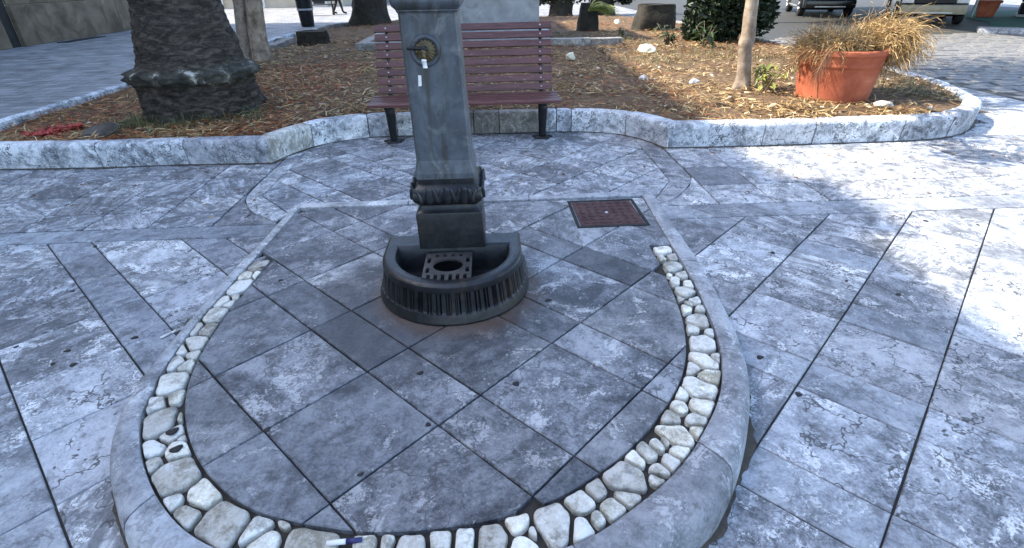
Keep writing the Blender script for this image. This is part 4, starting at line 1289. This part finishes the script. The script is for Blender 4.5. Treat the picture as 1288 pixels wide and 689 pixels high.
leafy('leafy_weed', 'upright green weed in front of the wide stump', (3.65, 11.6, .18), 6, .5, .3, (.12, .22), 'leaf')
leafy('leafy_weed', 'small green weed beside the end of the inner kerb', (3.05, 13.0, .15), 5, .32, .2, (.1, .18), 'grass')
leafy('yellow_plant', 'yellow green leafy plant lying left of the terracotta pot', (3.42, 6.75, .2), 12, .36, .36, (.08, .15), 'leaf_yellow')

# ================================================================== TERRACOTTA POT
POT = (4.07, 6.42, .15)
pot = thing('terracotta_pot', 'big terracotta pot at the right end of the bed', 'pot', POT)
bm = bmesh.new()
lathe(bm, [(0, 0), (.375, 0), (.383, .015), (.395, .12), (.41, .26), (.427, .40), (.432, .425), (.438, .43), (.442, .45), (.438, .462), (.440, .47), (.452, .53), (.456, .545), (.470, .552), (.474, .575), (.472, .60), (.462, .607), (.425, .605), (.415, .59), (.41, .52)], 64, wob=lambda a, z, r: .003 * math.sin(a * 2 + z * 9))
bmo('body', bm, 'terracotta', pot, auto=50)
bm = bmesh.new(); lathe(bm, [(.414, .53), (.3, .55), (.1, .56), (0, .56)], 32, wob=lambda a, z, r: .012 * math.sin(a * 5))
bmo('potting_soil', bm, 'dirt', pot, smooth=True)
def straw(n, mat, gen, seg=6):
    v = []; f = []
    for _ in range(n):
        p, d, L, w, g = gen()
        prev = p
        for k in range(seg):
            d = (d + Vector((random.gauss(0, .30), random.gauss(0, .30), random.gauss(0, .26) - g))).normalized()
            q = prev + d * L / seg
            s_ = d.cross(Vector((random.gauss(0, 1), random.gauss(0, 1), random.gauss(0, 1)))).normalized() * w * (1 - .6 * k / seg)
            b = len(v); v += [prev - s_, prev + s_, q + s_ * .85, q - s_ * .85]; f.append((b, b + 1, b + 2, b + 3))
            prev = q
    return v, f
def g1():
    a = random.uniform(0, 6.283); r = .42 * random.random() ** .5
    el = random.uniform(.2, 1.35)
    out = Vector((math.cos(a) * math.cos(el), abs(math.sin(a)) * .4 * math.cos(el) if math.sin(a) < 0 else math.sin(a) * math.cos(el), math.sin(el) + .15)).normalized()
    return Vector((math.cos(a) * r, math.sin(a) * r * .8, .57)), out, random.uniform(.16, .42), random.uniform(.002, .0045), .14
def g2():   # the heavy tuft hanging over the right of the rim
    a = random.uniform(-1.3, 1.2)
    p = Vector((.34 + random.uniform(-.12, .16), random.uniform(-.30, .25), .66 + random.uniform(-.08, .16)))
    out = Vector((math.cos(a) * .9, math.sin(a) * .6, random.uniform(-.3, .9))).normalized()
    return p, out, random.uniform(.22, .55), random.uniform(.0018, .0042), .28
def g3():   # low mat over the left of the rim
    p = Vector((-.22 + random.uniform(-.16, .2), random.uniform(-.3, .2), .60 + random.uniform(0, .10)))
    a = random.uniform(1.8, 4.6)
    return p, Vector((math.cos(a), math.sin(a), random.uniform(0, .7))).normalized(), random.uniform(.15, .38), random.uniform(.002, .0045), .24
dry = thing('dried_plant', 'tangled straw coloured dead plant spilling out of the terracotta pot', 'plant', (POT[0], POT[1], POT[2]))
v1, f1 = straw(2100, 'dry', g1); o = mk('straw', v1, f1, 'dry', dry)
v1, f1 = straw(3000, 'dry', g2); o = mk('hanging_straw', v1, f1, 'dry', dry)
v1, f1 = straw(700, 'dry', g3); o = mk('matted_straw', v1, f1, 'dry', dry)
def frond(name, label, base, d, L, seed):
    random.seed(seed)
    t = thing(name, label, 'frond', base)
    v = []; f = []; prev = Vector((0, 0, 0)); pts = [tuple(prev)]
    d = Vector(d).normalized()
    for k in range(16):
        d = (d + Vector((0, 0, -.13))).normalized(); q = prev + d * L / 16
        pts.append(tuple(q))
        sd = d.cross(Vector((.3, -.8, .5))).normalized()
        for sg in (-1, 1):
            tip = q + sd * sg * .13 * math.sin(math.pi * (.15 + .8 * k / 16)) + d * .16 + Vector((0, 0, -.03))
            b = len(v); v += [q - d * .012, q + d * .012, tip]; f.append((b, b + 1, b + 2))
        prev = q
    bm = bmesh.new(); tube(bm, pts, [.010 * (1 - i / 20) for i in range(len(pts))], 5)
    bmo('stalk', bm, 'frond_dry', t, smooth=True)
    mk('leaflets', v, f, 'frond_dry', t)
frond('dead_palm_frond', 'drooping brown dead frond hanging over the pot front', (3.83, 6.12, .78), (-.55, -.45, .35), .62, 3)
frond('dead_palm_frond', 'dull brown frond reaching left from the pot', (3.75, 6.25, .78), (-1, -.1, .30), .6, 4)
random.seed(77)

# ================================================================== MONUMENT, INNER KERB, ROCKS
mon = thing('monument_plinth', 'plain pale grey granite plinth behind the bench', 'plinth', (-.17, 14.45, .1))
bm = bmesh.new(); box(bm, -1.32, 1.32, -1.3, 1.3, .0, 2.4, .02)
bmo('die', bm, 'plinth', mon, auto=40)
bm = bmesh.new(); box(bm, -1.55, 1.55, -1.5, 1.5, -.1, .34, .02)
bmo('step', bm, 'plinth', mon, auto=40)
bm = bmesh.new(); box(bm, -1.45, 1.45, -1.42, 1.42, 2.4, 2.6, .03)
bmo('cornice', bm, 'plinth', mon, auto=40)
ik = bpy.data.objects.new('inner_kerb', None); COL.objects.link(ik); struct(ik, 'low marble kerb set in the bed round the plinth')
def ikstone(x0, x1, y0, y1, zt=.36):
    bm = bmesh.new(); cx, cy = (x0 + x1) / 2, (y0 + y1) / 2
    box(bm, x0 - cx, x1 - cx, y0 - cy, y1 - cy, 0, zt + random.uniform(-.01, .01), .015)
    bmo('kerb_stone', bm, 'kerb_dirty', ik, (cx, cy, 0), (0, 0, random.uniform(-.01, .01)), auto=40)
for x0, x1 in ((-2.75, -1.6), (-1.595, -.4), (-.395, .8), (.805, 2.13), (2.136, 2.80)): ikstone(x0, x1, 11.95, 12.18)
for y0, y1 in ((12.19, 13.4), (13.405, 14.6)): ikstone(-2.75, -2.52, y0, y1)
for k, (x0, y0, x1, y1) in enumerate([(-5.32, 13.75, -5.05, 14.6), (-5.30, 14.61, -5.1, 15.4), (-5.6, 15.41, -5.15, 15.62)]):
    ikstone(x0, x1, y0, y1, .20)
def rock(name, label, loc, sx, sy, sz, mat='rock', seed=0, group=None):
    bm = bmesh.new(); bmesh.ops.create_icosphere(bm, subdivisions=3, radius=1)
    for q in bm.verts:
        p = q.co.copy()
        k = 1 + .35 * noise.noise(p * 1.4 + Vector((seed, 0, 0))) + .10 * noise.noise(p * 5 + Vector((0, seed, 0)))
        q.co = Vector((p.x * sx, p.y * sy, max(-.3, p.z) * sz)) * k
    o = bmo(name, bm, mat, None, loc, (0, 0, seed), smooth=True)
    return tag(o, label, 'rock', group)
rock('white_rock', 'cream white rock standing in front of the inner kerb', (1.40, 9.75, soil_z(1.4, 9.75) + .05), .085, .08, .10, seed=2)
rock('white_rock', 'large cream lumpy rock in the middle of the bed', (2.92, 10.5, soil_z(2.92, 10.5) + .05), .21, .13, .10, seed=5)
rock('white_rock', 'small white rock on the bed behind the narrow stump', (4.0, 18.0, .18), .12, .1, .09, seed=8)
rock('grey_rock', 'small grey rock at the left foot of the slim tree', (2.75, 7.4, soil_z(2.75, 7.4) + .02), .07, .06, .05, 'plinth', 3)
rock('grey_rock', 'grey rock lying between the slim tree and the bench', (2.15, 7.75, soil_z(2.15, 7.75) + .02), .08, .06, .05, 'plinth', 11)
rock('white_rock', 'white stone chip lying before the terracotta pot', (4.32, 5.83, soil_z(4.32, 5.83) + .03), .10, .05, .045, 'white_stone', 6)
bm = bmesh.new()
tube(bm, [(-.11, 0, .03), (-.05, 0, .035), (.05, .01, .04), (.09, .01, .035), (.12, .012, .03), (.15, .012, .03)], [.03, .04, .036, .04, .016, .014], 10)
bm.free(); bm = bmesh.new(); lathe(bm, [(0, 0), (.12, 0), (.17, .03), (.175, .035), (.165, .036), (.12, .012), (0, .01)], 24)
tag(bmo('flat_panel', bm, 'iron_dark', None, (-3.95, 5.55, soil_z(-3.95, 5.55) + .03), (.25, -.1, .2), smooth=True), 'flat dark dish lying on the bed by the left kerb', 'dish').name = 'flat_dish'

# litter on the paving
lv = blades('strewn_leaves', 260, lambda: (lambda x, y: (x, y, .003) if (not inside(bedpoly, x, y) and not in_d(x, y, -.05)) else None)(random.uniform(-4.5, 5.5), 5.2 - abs(random.gauss(0, .8)) + (.7 if random.random() < .3 else 0)), 'fallen', (.015, .05), (.008, .022), (0, .25), .5)
stuff(lv, 'crumbs of dead leaf blown over the paving before the bed', 'leaves')
random.seed(9)
gb = bmesh.new(); lathe(gb, [(.0165, 0), (.0155, .0022), (.009, .0034), (0, .0036)], 12, wob=lambda a, z, r: .0025 * math.sin(a * 3) if r > .01 else 0)
bmesh.ops.recalc_face_normals(gb, faces=gb.faces)
gm = bpy.data.meshes.new('gum_spot'); gb.to_mesh(gm); gb.free(); gm.materials.append(M['gum'])
gums = [(-2.45, 2.72, 0, 'farther spot on the left paving, below the band of slabs'), (-2.09, 2.14, 0, 'largest of the cluster on the left paving'), (-1.82, 2.23, 0, 'spot of the left paving nearest the platform kerb'), (-2.09, 2.04, 0, 'left of the two lowest spots on the left paving'), (-1.99, 2.03, 0, 'right of the two lowest spots on the left paving'), (-2.37, 2.19, 0, 'spot of the left paving nearest the left edge'),
        (1.24, 1.63, 0, 'spot at a slab corner right of the platform front'), (1.73, 2.89, 0, 'spot on the right paving level with the inspection cover'), (1.98, 2.52, 0, 'spot just left of the shadow edge on the right paving'), (2.17, 2.36, 0, 'spot at the shadow edge on the right paving'), (3.3, 3.19, 0, 'middle one of three spots in the sunlit paving'), (-2.7, 3.32, 0, 'spot against the straight band on the left'), (3.0, 3.28, 0, 'left one of three spots in the sunlit paving'), (3.66, 3.22, 0, 'right one of three spots in the sunlit paving'), (1.19, 1.88, 0, 'spot beside the right platform kerb'),
        (-.27, 1.42, 1, 'at a slab corner before the basin'), (-.47, 1.21, 1, 'nearest the front white stones'), (-.33, 1.71, 1, 'between the basin and the slab corner'), (.06, 1.62, 1, 'on the slabs right of the basin front'), (-.85, 1.43, 1, 'on the left front slab'), (-1.17, 2.53, 1, 'near the left end of the stone strip'), (.25, 2.23, 1, 'on the slab right of the basin')]
for x, y, p, w in gums:
    o = bpy.data.objects.new('gum_spot', gm); COL.objects.link(o)
    o.location = (x, y, ZP + .0008 if p else .0008)
    s_ = random.uniform(.6, 1.15); o.scale = (s_, s_ * random.uniform(.7, 1), 1); o.rotation_euler = (0, 0, random.uniform(0, 6))
    if p: tag(o, 'black gum on the platform, ' + w, 'gum spot', 'gum spots on the platform')
    else: tag(o, 'black gum, ' + w, 'gum spot', 'gum spots on the paving')
def stick(name, label, loc, L, r, rz, m1, m2, cut):
    t = thing(name, label, 'litter', loc, rz)
    bm = bmesh.new(); tube(bm, [(-L / 2, 0, r), (-L / 2 + L * cut, 0, r)], [r, r], 10); bmo('white_end', bm, m1, t, smooth=True)
    bm = bmesh.new(); tube(bm, [(-L / 2 + L * cut + .0005, 0, r), (L / 2, 0, r)], [r * 1.05, r], 10); bmo('other_end', bm, m2, t, smooth=True)
stick('cigarette_butt', 'white cigarette butt on the paving left of the platform kerb', (-1.66, 2.24, .001), .075, .006, .9, 'white_plastic', 'white_plastic', .7)
stick('pen', 'white pen stub lying between the front white stones', (-.468, .972, ZP - .004), .10, .008, .05, 'white_plastic', 'blue_plastic', .55)
o = bpy.data.objects.new('olive', gm); COL.objects.link(o); o.location = (-1.575, 2.23, .012); o.scale = (2.1, 1.9, 5)
tag(o, 'black oval spot at the left platform kerb beside the cigarette butt', 'gum spot')
for x, y, g in ((-1.187, 1.432, 'on the upper white stone of the left strip'), (-1.131, 1.348, 'on the white stone above the large grey one')):
    o = bpy.data.objects.new('gum_spot', gm); COL.objects.link(o); o.location = (x, y, ZP + .0085); o.scale = (1.3, .9, 2.2); o.rotation_euler = (0, 0, .6)
    tag(o, 'black gum spot ' + g, 'gum spot')
tuft = blades('moss_tuft', 160, lambda: (-1.455 + random.gauss(0, .018), 2.17 + random.gauss(0, .018), ZP - .015), 'grass', (.015, .04), (.004, .007), (.3, 1.4))
stuff(tuft, 'tiny green tuft growing between kerb and stones at the left', 'moss')

# ================================================================== STREET, BUILDINGS, VEHICLES
# setts of the street on the right
sett_p = struct(mk('cobbled_street', [(6.95, 2.5, -.022), (22, 2.5, -.022), (22, 40, -.022), (6.95, 40, -.022)], [(0, 1, 2, 3)], 'road_dark'))
ang = rad(-9.3); ca, sa = math.cos(ang), math.sin(ang)
bm = bmesh.new(); box(bm, -.5, .5, -.5, .5, -.03, .0, .0)
base_sett = []
for k in range(6):
    bm2 = bmesh.new(); w, d = .335 + .02 * random.uniform(-1, 1), .225 + .012 * random.uniform(-1, 1)
    box(bm2, -w / 2, w / 2, -d / 2, d / 2, -.05, 0, .014)
    me = bpy.data.meshes.new('sett'); bm2.to_mesh(me); bm2.free(); me.materials.append(M['sett']); base_sett.append(me)
bm.free()
cand = []
for j in range(-30, 60):
    for i in range(-40, 60):
        u, w_ = i * .365 + (j % 2) * .18 + random.uniform(-.015, .015), j * .25
        x, y = 9 + u * ca - w_ * sa, 8 + u * sa + w_ * ca
        if 7.12 < x < 14.2 and 5.2 < y < 14.6 and x / max(y, .1) < 1.28 and x * .5 < y: cand.append((x * x + y * y, x, y))
cand.sort()
rest_v = []; rest_f = []
for k, (d, x, y) in enumerate(cand):
    rz = ang + random.uniform(-.03, .03); dz = random.uniform(-.008, .006)
    if k < 300:
        o = bpy.data.objects.new('sett', base_sett[k % 6]); COL.objects.link(o); o.parent = sett_p
        o.location = (x, y, dz); o.rotation_euler = (random.uniform(-.012, .012), random.uniform(-.012, .012), rz)
    else:
        me = base_sett[k % 6]; b = len(rest_v); c, s_ = math.cos(rz), math.sin(rz)
        rest_v += [(x + q.co.x * c - q.co.y * s_, y + q.co.x * s_ + q.co.y * c, q.co.z + dz) for q in me.vertices]
        rest_f += [tuple(b + i for i in p.vertices) for p in me.polygons]
o = mk('setts', rest_v, rest_f, 'sett', sett_p); o['kind'] = 'stuff'

# big stone building on the left: its shadow lies over the square
BX, BH = -13.4, 15.55
bd = thing('stone_building', 'large brown stone building along the street at the left edge', 'building', (BX, 5, -.03))
bm = bmesh.new(); box(bm, -14, -.12, -24, 20, .0, BH)
bmo('wall', bm, 'stucco', bd)
bm = bmesh.new(); box(bm, -14.1, .0, -24.1, 20.1, BH + .003, BH + .45)
bmo('cornice', bm, 'stucco', bd)
bm = bmesh.new(); box(bm, -.9, -.1, .05, 1.15, BH + .45, BH + .95, .05)
bmo('roof_shade_block', bm, 'stucco', bd)  # unseen block added to the skyline for the bulge in the shadow edge
random.seed(4)
ys = [-24, -19, -15, -11, -7, -3.4, .5, 4.2, 8.0, 11.75, 12.2, 17.0, 20.0]
for k, (a, b) in enumerate(zip(ys[:-1], ys[1:])):
    if abs(a - 11.75) < .01: continue      # the black gap between two stretches of plinth
    for z0, z1, t in ((.0, 1.06, .0), (1.075, 1.9, -.05)):
        bm = bmesh.new(); box(bm, -.3, t, a + .02 - (a + b) / 2, b - .02 - (a + b) / 2, z0, z1, .03)
        bmo('plinth_block', bm, 'wallstone', bd, (random.uniform(-.01, .01), (a + b) / 2, 0), auto=40)
bm = bmesh.new(); box(bm, -.3, -.11, 11.75, 12.2, 0, 6)
bmo('dark_recess', bm, 'wallgap', bd)
for fl_ in range(3):
    for k in range(9):
        y0 = -22 + k * 4.7
        if 11 < y0 + .7 < 13.2: continue
        z0 = 3 + fl_ * 4.1
        f_ = boxo('window', -.12, -.05, y0, y0 + 1.3, z0, z0 + 2.1, 'plinth', bd)
        g_ = boxo('pane', -.03, .042, -.53, .53, z0 + .12, z0 + 1.98, 'glass', f_)
gu = mk('street_drain', [(-.25, -.9, 0), (.12, -.9, 0), (.12, .9, 0), (-.25, .9, 0), (-.25, -.9, -.02), (.12, -.9, -.02), (.12, .9, -.02), (-.25, .9, -.02)],
        [(0, 1, 2, 3), (0, 4, 5, 1), (1, 5, 6, 2), (2, 6, 7, 3), (3, 7, 4, 0)], 'iron_black', None, (-12.9, 19.0, -.012), (0, 0, 0))
tag(gu, 'dark drain grating in the street at the foot of the stone building', 'drain')

# pale buildings at the far side of the square
def far_building(label, x0, x1, y, h, mat, doors, base=None):
    b = thing('far_building', label, 'building', ((x0 + x1) / 2, y, -.03))
    W = (x1 - x0) / 2
    bm = bmesh.new(); box(bm, -W, W, 0, 8, 0, h); bmo('wall', bm, mat, b)
    bm = bmesh.new(); box(bm, -W, W, -.12, -.003, 0, .45); bmo('plinth_course', bm, base or 'stucco', b)
    for d in doors:
        f_ = boxo('window', d - .9, d + .9, -.2, -.06, .0, 2.6, 'stucco_white', b)
        for s_ in (-.42, .42):
            boxo('pane', s_ - .36, s_ + .36, -.10, -.08, .15, 2.45, 'glass', f_)
far_building('pale ochre building with white framed doors beyond the sunlit street', -24, -9.2, 38.5, 9, 'stucco', [-5.5, -1.0, 1.6, 5.5])
far_building('white plastered building at the far end of the square', -9, 14, 46, 10, 'stucco_white', [-9, -5, 0, 5, 9])

# litter bin on a post
lb = thing('litter_bin', 'dark street litter bin with a grey rim beyond the bed', 'litter bin', (-6.75, 22.2, -.02))
bm = bmesh.new(); lathe(bm, [(0, 0), (.22, 0), (.235, .02), (.27, .55), (0, .55)], 20); bmo('base', bm, 'iron_black', lb, auto=40)
bm = bmesh.new(); lathe(bm, [(.275, .552), (.285, .57), (.30, .95), (.31, 1.0), (.27, 1.0), (.25, .6)], 20); bmo('drum', bm, 'iron_dark', lb, auto=40)
bm = bmesh.new(); lathe(bm, [(.276, .54), (.292, .55), (.294, .60), (.280, .61)], 20); bmo('band', bm, 'plinth', lb, auto=40)
# far bench
fb = thing('far_bench', 'dark bench in the sunlight far behind the litter bin', 'bench', (-8.1, 29.0, -.02), rad(20))
for k in range(4):
    boxo('slat', -.8, .8, -.22 + k * .12, -.13 + k * .12, .43, .46, 'iron_black', fb)
for k in range(3):
    boxo('slat', -.8, .8, .27 + k * .03, .30 + k * .03, .58 + k * .13, .68 + k * .13, 'iron_black', fb)
for x in (-.6, .6):
    bm = bmesh.new()
    tube(bm, [(0, -.24, 0), (0, -.12, .22), (0, -.2, .42), (0, .2, .42), (0, .36, .95)], [.035, .03, .03, .03, .025], 8)
    tube(bm, [(0, .24, 0), (0, .12, .22), (0, .16, .42)], [.035, .03, .03], 8)
    bmo('leg', bm, 'iron_black', fb, (x, 0, 0), smooth=True)
# a person standing by that bench
def person():
    t = thing('person', 'person in dark clothes standing with feet apart by the far bench', 'person', (-7.35, 29.6, -.03), rad(100))
    me = bpy.data.meshes.new('body')
    J = dict(pel=(0, 0, .95), sp=(0, -.01, 1.15), ch=(0, 0, 1.35), nk=(0, 0, 1.50), hd=(0, -.02, 1.60), top=(0, -.02, 1.72),
             hl=(-.10, 0, .90), kl=(-.13, -.12, .50), al=(-.14, -.20, .09), tl=(-.15, -.38, .045),
             hr=(.10, 0, .90), kr=(.13, .10, .50), ar=(.14, .28, .09), tr=(.15, .10, .045),
             sl=(-.19, 0, 1.42), el=(-.25, .05, 1.14), wl=(-.24, -.08, .90), fl=(-.23, -.13, .80),
             sr=(.19, 0, 1.42), er=(.25, .05, 1.14), wr=(.24, -.08, .90), fr=(.23, -.13, .80))
    K = list(J); E_ = [('pel', 'sp'), ('sp', 'ch'), ('ch', 'nk'), ('nk', 'hd'), ('hd', 'top'), ('pel', 'hl'), ('hl', 'kl'), ('kl', 'al'), ('al', 'tl'), ('pel', 'hr'), ('hr', 'kr'), ('kr', 'ar'), ('ar', 'tr'), ('ch', 'sl'), ('sl', 'el'), ('el', 'wl'), ('wl', 'fl'), ('ch', 'sr'), ('sr', 'er'), ('er', 'wr'), ('wr', 'fr')]
    RR = dict(pel=.15, sp=.135, ch=.15, nk=.055, hd=.095, top=.075, hl=.10, kl=.068, al=.05, tl=.042, hr=.10, kr=.068, ar=.05, tr=.042, sl=.075, el=.05, wl=.038, fl=.03, sr=.075, er=.05, wr=.038, fr=.03)
    me.from_pydata([J[k] for k in K], [(K.index(a), K.index(b)) for a, b in E_], [])
    o = bpy.data.objects.new('body', me); COL.objects.link(o)
    md = o.modifiers.new('s', 'SKIN'); o.modifiers.new('u', 'SUBSURF').levels = 2
    for k, sv in zip(K, me.skin_vertices[0].data):
        sv.radius = (RR[k], RR[k]); sv.use_root = (k == 'pel')
    dg = bpy.context.evaluated_depsgraph_get()
    m2 = bpy.data.meshes.new_from_object(o.evaluated_get(dg))
    bpy.data.objects.remove(o)
    m2.materials.clear(); m2.materials.append(M['cloth_dark']); m2.materials.append(M['skin'])
    for p in m2.polygons:
        c = p.center
        p.material_index = 1 if (c.z > 1.49 or (abs(c.x) > .19 and c.z < .90 and c.z > .7)) else 0
    mkm('body', m2, None, t, smooth=True)
    bm = bmesh.new(); bmesh.ops.create_uvsphere(bm, u_segments=14, v_segments=10, radius=.105, matrix=Matrix.Translation((0, .005, 1.67)))
    for q in list(bm.verts):
        if q.co.z < 1.62 and q.co.y < .03: bm.verts.remove(q)
    bmo('hair', bm, 'hair', t, smooth=True)
person()

# parked cars
def car(label, loc, rz, paint, bumper):
    t = thing('parked_car', label, 'car', loc, rz)
    # side profile (y forward = -), lofted across the width
    L = 2.0
    prof = [(-2.0, .32), (-2.03, .50), (-1.95, .68), (-1.55, .82), (-1.0, .90), (-.35, 1.35), (.1, 1.45), (.9, 1.44), (1.5, 1.28), (1.85, .95), (1.98, .80), (2.0, .45), (1.95, .30), (1.62, .26), (1.62, .26), (-1.6, .22)]
    def section(x, k):
        out = []
        for y, z in prof:
            zz = z; yy = y * (1 - .04 * k)
            if z > .9: zz = .9 + (z - .9) * (1 - .10 * k)
            out.append((x * (1 if z <= .9 else 1 - .22 * (z - .9) / .55), yy, zz))
        return out
    secs = [section(x, abs(x) ** 3 / .85 ** 3) for x in (-.86, -.84, -.70, -.35, 0, .35, .70, .84, .86)]
    secs[0] = [(x, y * .985, .30 + (z - .30) * .97) for x, y, z in secs[0]]; secs[-1] = [(x, y * .985, .30 + (z - .30) * .97) for x, y, z in secs[-1]]
    m = len(prof); v = [p for s_ in secs for p in s_]; f = []
    for i in range(len(secs) - 1):
        for k in range(m): f.append((i * m + k, i * m + (k + 1) % m, (i + 1) * m + (k + 1) % m, (i + 1) * m + k))
    f.append(tuple(range(m))); f.append(tuple((len(secs) - 1) * m + k for k in range(m))[::-1])
    body = mk('body', v, f, paint, t, auto=35)
    bm = bmesh.new(); box(bm, -.83, .83, -2.10, -1.9, .30, .56, .05); bp_ = bmo('front_bumper', bm, bumper, t, auto=40)
    bm = bmesh.new(); box(bm, -.83, .83, 1.9, 2.07, .32, .58, .05); bmo('rear_bumper', bm, bumper, t, auto=40)
    bm = bmesh.new(); box(bm, -.5, .5, -2.118, -2.095, .33, .36, .004); bmo('bumper_strip', bm, 'alloy', bp_)
    bm = bmesh.new(); box(bm, -.5, .5, -2.075, -2.02, .60, .72, .01); bmo('grille', bm, 'iron_black', t)
    for s_ in (-1, 1):
        bm = bmesh.new(); box(bm, min(s_ * .52, s_ * .82), max(s_ * .52, s_ * .82), -2.06, -1.93, .60, .74, .02); bmo('headlight', bm, 'lamp', t, auto=40)
        bm = bmesh.new(); box(bm, min(s_ * .862, s_ * .885), max(s_ * .862, s_ * .885), -1.0, .95, .30, .345, .006); bmo('sill_trim', bm, 'alloy', t)
        mk('side_window', [(s_ * .862, -.80, .96), (s_ * .862, 1.45, .96), (s_ * .80, 1.2, 1.28), (s_ * .775, .2, 1.385), (s_ * .79, -.3, 1.30)], [(0, 1, 2, 3, 4) if s_ > 0 else (4, 3, 2, 1, 0)], 'glass', t, (s_ * .012, 0, 0))
        for y in (-1.30, 1.28):
            bm = bmesh.new(); lathe(bm, [(.18, -.10), (.29, -.105), (.315, -.08), (.32, 0), (.315, .08), (.29, .105), (.18, .10)], 28)
            w = bmo('wheel', bm, 'rubber', t, (s_ * .80, y, .32), (0, rad(90), 0), auto=40)
            bm = bmesh.new(); lathe(bm, [(.205, .096 * s_), (.20, .104 * s_), (.185, .08 * s_), (.05, .09 * s_), (.0, .095 * s_)], 28); bmo('rim', bm, 'iron_dark', w, smooth=True)
            for k in range(5):
                a = k * 2 * math.pi / 5
                bm = bmesh.new(); tube(bm, [(.03 * math.cos(a), .03 * math.sin(a), .104 * s_), (.19 * math.cos(a), .19 * math.sin(a), .102 * s_)], [.034, .028], 6); bmo('spoke', bm, 'alloy', w, smooth=True)
    mk('windscreen', [(-.70, -.98, .93), (.70, -.98, .93), (.60, -.40, 1.32), (-.60, -.40, 1.32)], [(0, 1, 2, 3)], 'glass', t, (0, -.02, .012))
    return t
st_ = thing('added_shade_tree', 'unseen tree behind the dark bush, added to shade the parked cars', 'tree', (8.2, 19.4, -.02))  # added for its crown, which keeps the sun off the cars
bm = bmesh.new(); trunk_mesh(bm, [(0, 0, 0), (.02, 0, 1.2), (.1, 0, 3.0), (.2, .1, 5.0)], [.16, .14, .12, .06], 14, .08, 44)
bmo('trunk', bm, 'bark', st_, smooth=True)
crown_leaves('crown', 7000, [(0, 0, 5.4, 1.5), (1.2, .4, 5.2, 1.3), (-1.1, -.3, 5.2, 1.3), (.2, 1.4, 5.6, 1.4), (0, -1.4, 5.2, 1.3), (.9, -1.8, 5.6, 1.2), (-.3, 2.6, 5.4, 1.3), (.3, 0, 6.5, 1.3), (.6, 3.6, 5.8, 1.2)], (.2, .32), 'leaf', st_, (0, 0, 0))
car('black car parked across the street behind the slim tree', (13.0, 22.9, -.022), rad(-18), 'carpaint', 'carpaint')
car('beige fronted dark car parked nearer the green carpet', (14.3, 18.9, -.022), rad(-30), 'carpaint', 'carpaint_beige')

# terrace with green carpet, and a canopy out of view added to shade it
tc_ = tag(mk('green_carpet', [(13.45, 15.0, -.01), (14.4, 13.9, -.01), (24, 13.2, -.01), (24, 22, -.01), (17.2, 22, -.01), (15.6, 17.6, -.01)] + [(13.45, 15.0, -.02), (14.4, 13.9, -.02), (24, 13.2, -.02), (24, 22, -.02), (17.2, 22, -.02), (15.6, 17.6, -.02)],
          [(0, 1, 2, 3, 4, 5)] + [(i, 6 + i, 6 + (i + 1) % 6, (i + 1) % 6) for i in range(6)], 'carpet'), 'green artificial turf carpet laid on the terrace at the right edge', 'carpet')
cn = thing('added_shade_canopy', 'unseen dark canopy on white posts, added to shade the green carpet and the parked cars', 'canopy', (17.6, 18.2, -.01))
bm = bmesh.new(); box(bm, -7.2, 3.2, -4.5, 8.2, 2.6, 2.66); bmo('canvas', bm, 'canvas', cn)  # unseen roof, stretched left and back so its shade reaches carpet and cars
for x, y in ((-1.05, 1.3), (3.0, -4.3), (3.0, 7.9)):
    bm = bmesh.new(); tube(bm, [(0, 0, 0), (.15 if x < 0 else 0, 0, 2.6)], [.04, .04], 12); bmo('post', bm, 'white_metal', cn, (x, y, 0), smooth=True)
p2 = thing('square_planter', 'small square terracotta planter standing on the green carpet', 'planter', (17.1, 19.6, -.008), rad(-35))
v = []; f = []
for z, w in ((0, .22), (.42, .29), (.42, .325), (.50, .335), (.50, .28), (.40, .27)):
    v += [(-w, -w, z), (w, -w, z), (w, w, z), (-w, w, z)]
for k in range(5):
    for i in range(4): f.append((k * 4 + i, k * 4 + (i + 1) % 4, k * 4 + 4 + (i + 1) % 4, k * 4 + 4 + i))
f.append((0, 3, 2, 1))
mk('body', v, f, 'terracotta', p2)
mk('soil', [(-.272, -.272, .42), (.272, -.272, .42), (.272, .272, .42), (-.272, .272, .42)], [(0, 1, 2, 3)], 'dirt', p2)
sf = thing('terrace_sofa', 'low dark sofa at the right end of the green carpet', 'sofa', (18.7, 18.6, -.008), rad(-40))
boxo('seat', -1.0, 1.0, -.45, .45, .10, .42, 'cloth_dark', sf, .04)
boxo('backrest', -1.0, 1.0, .30, .46, .43, .85, 'cloth_dark', sf, .04)
boxo('base', -1.02, 1.02, -.47, .47, .02, .095, 'plinth', sf)
ks = thing('kerb_step', 'white stone step at the edge of the green carpet', 'step', (14.3, 14.0, -.02), rad(-36))
boxo('tread', -1.6, 1.6, -.35, .35, 0, .12, 'kerb', ks, .02)
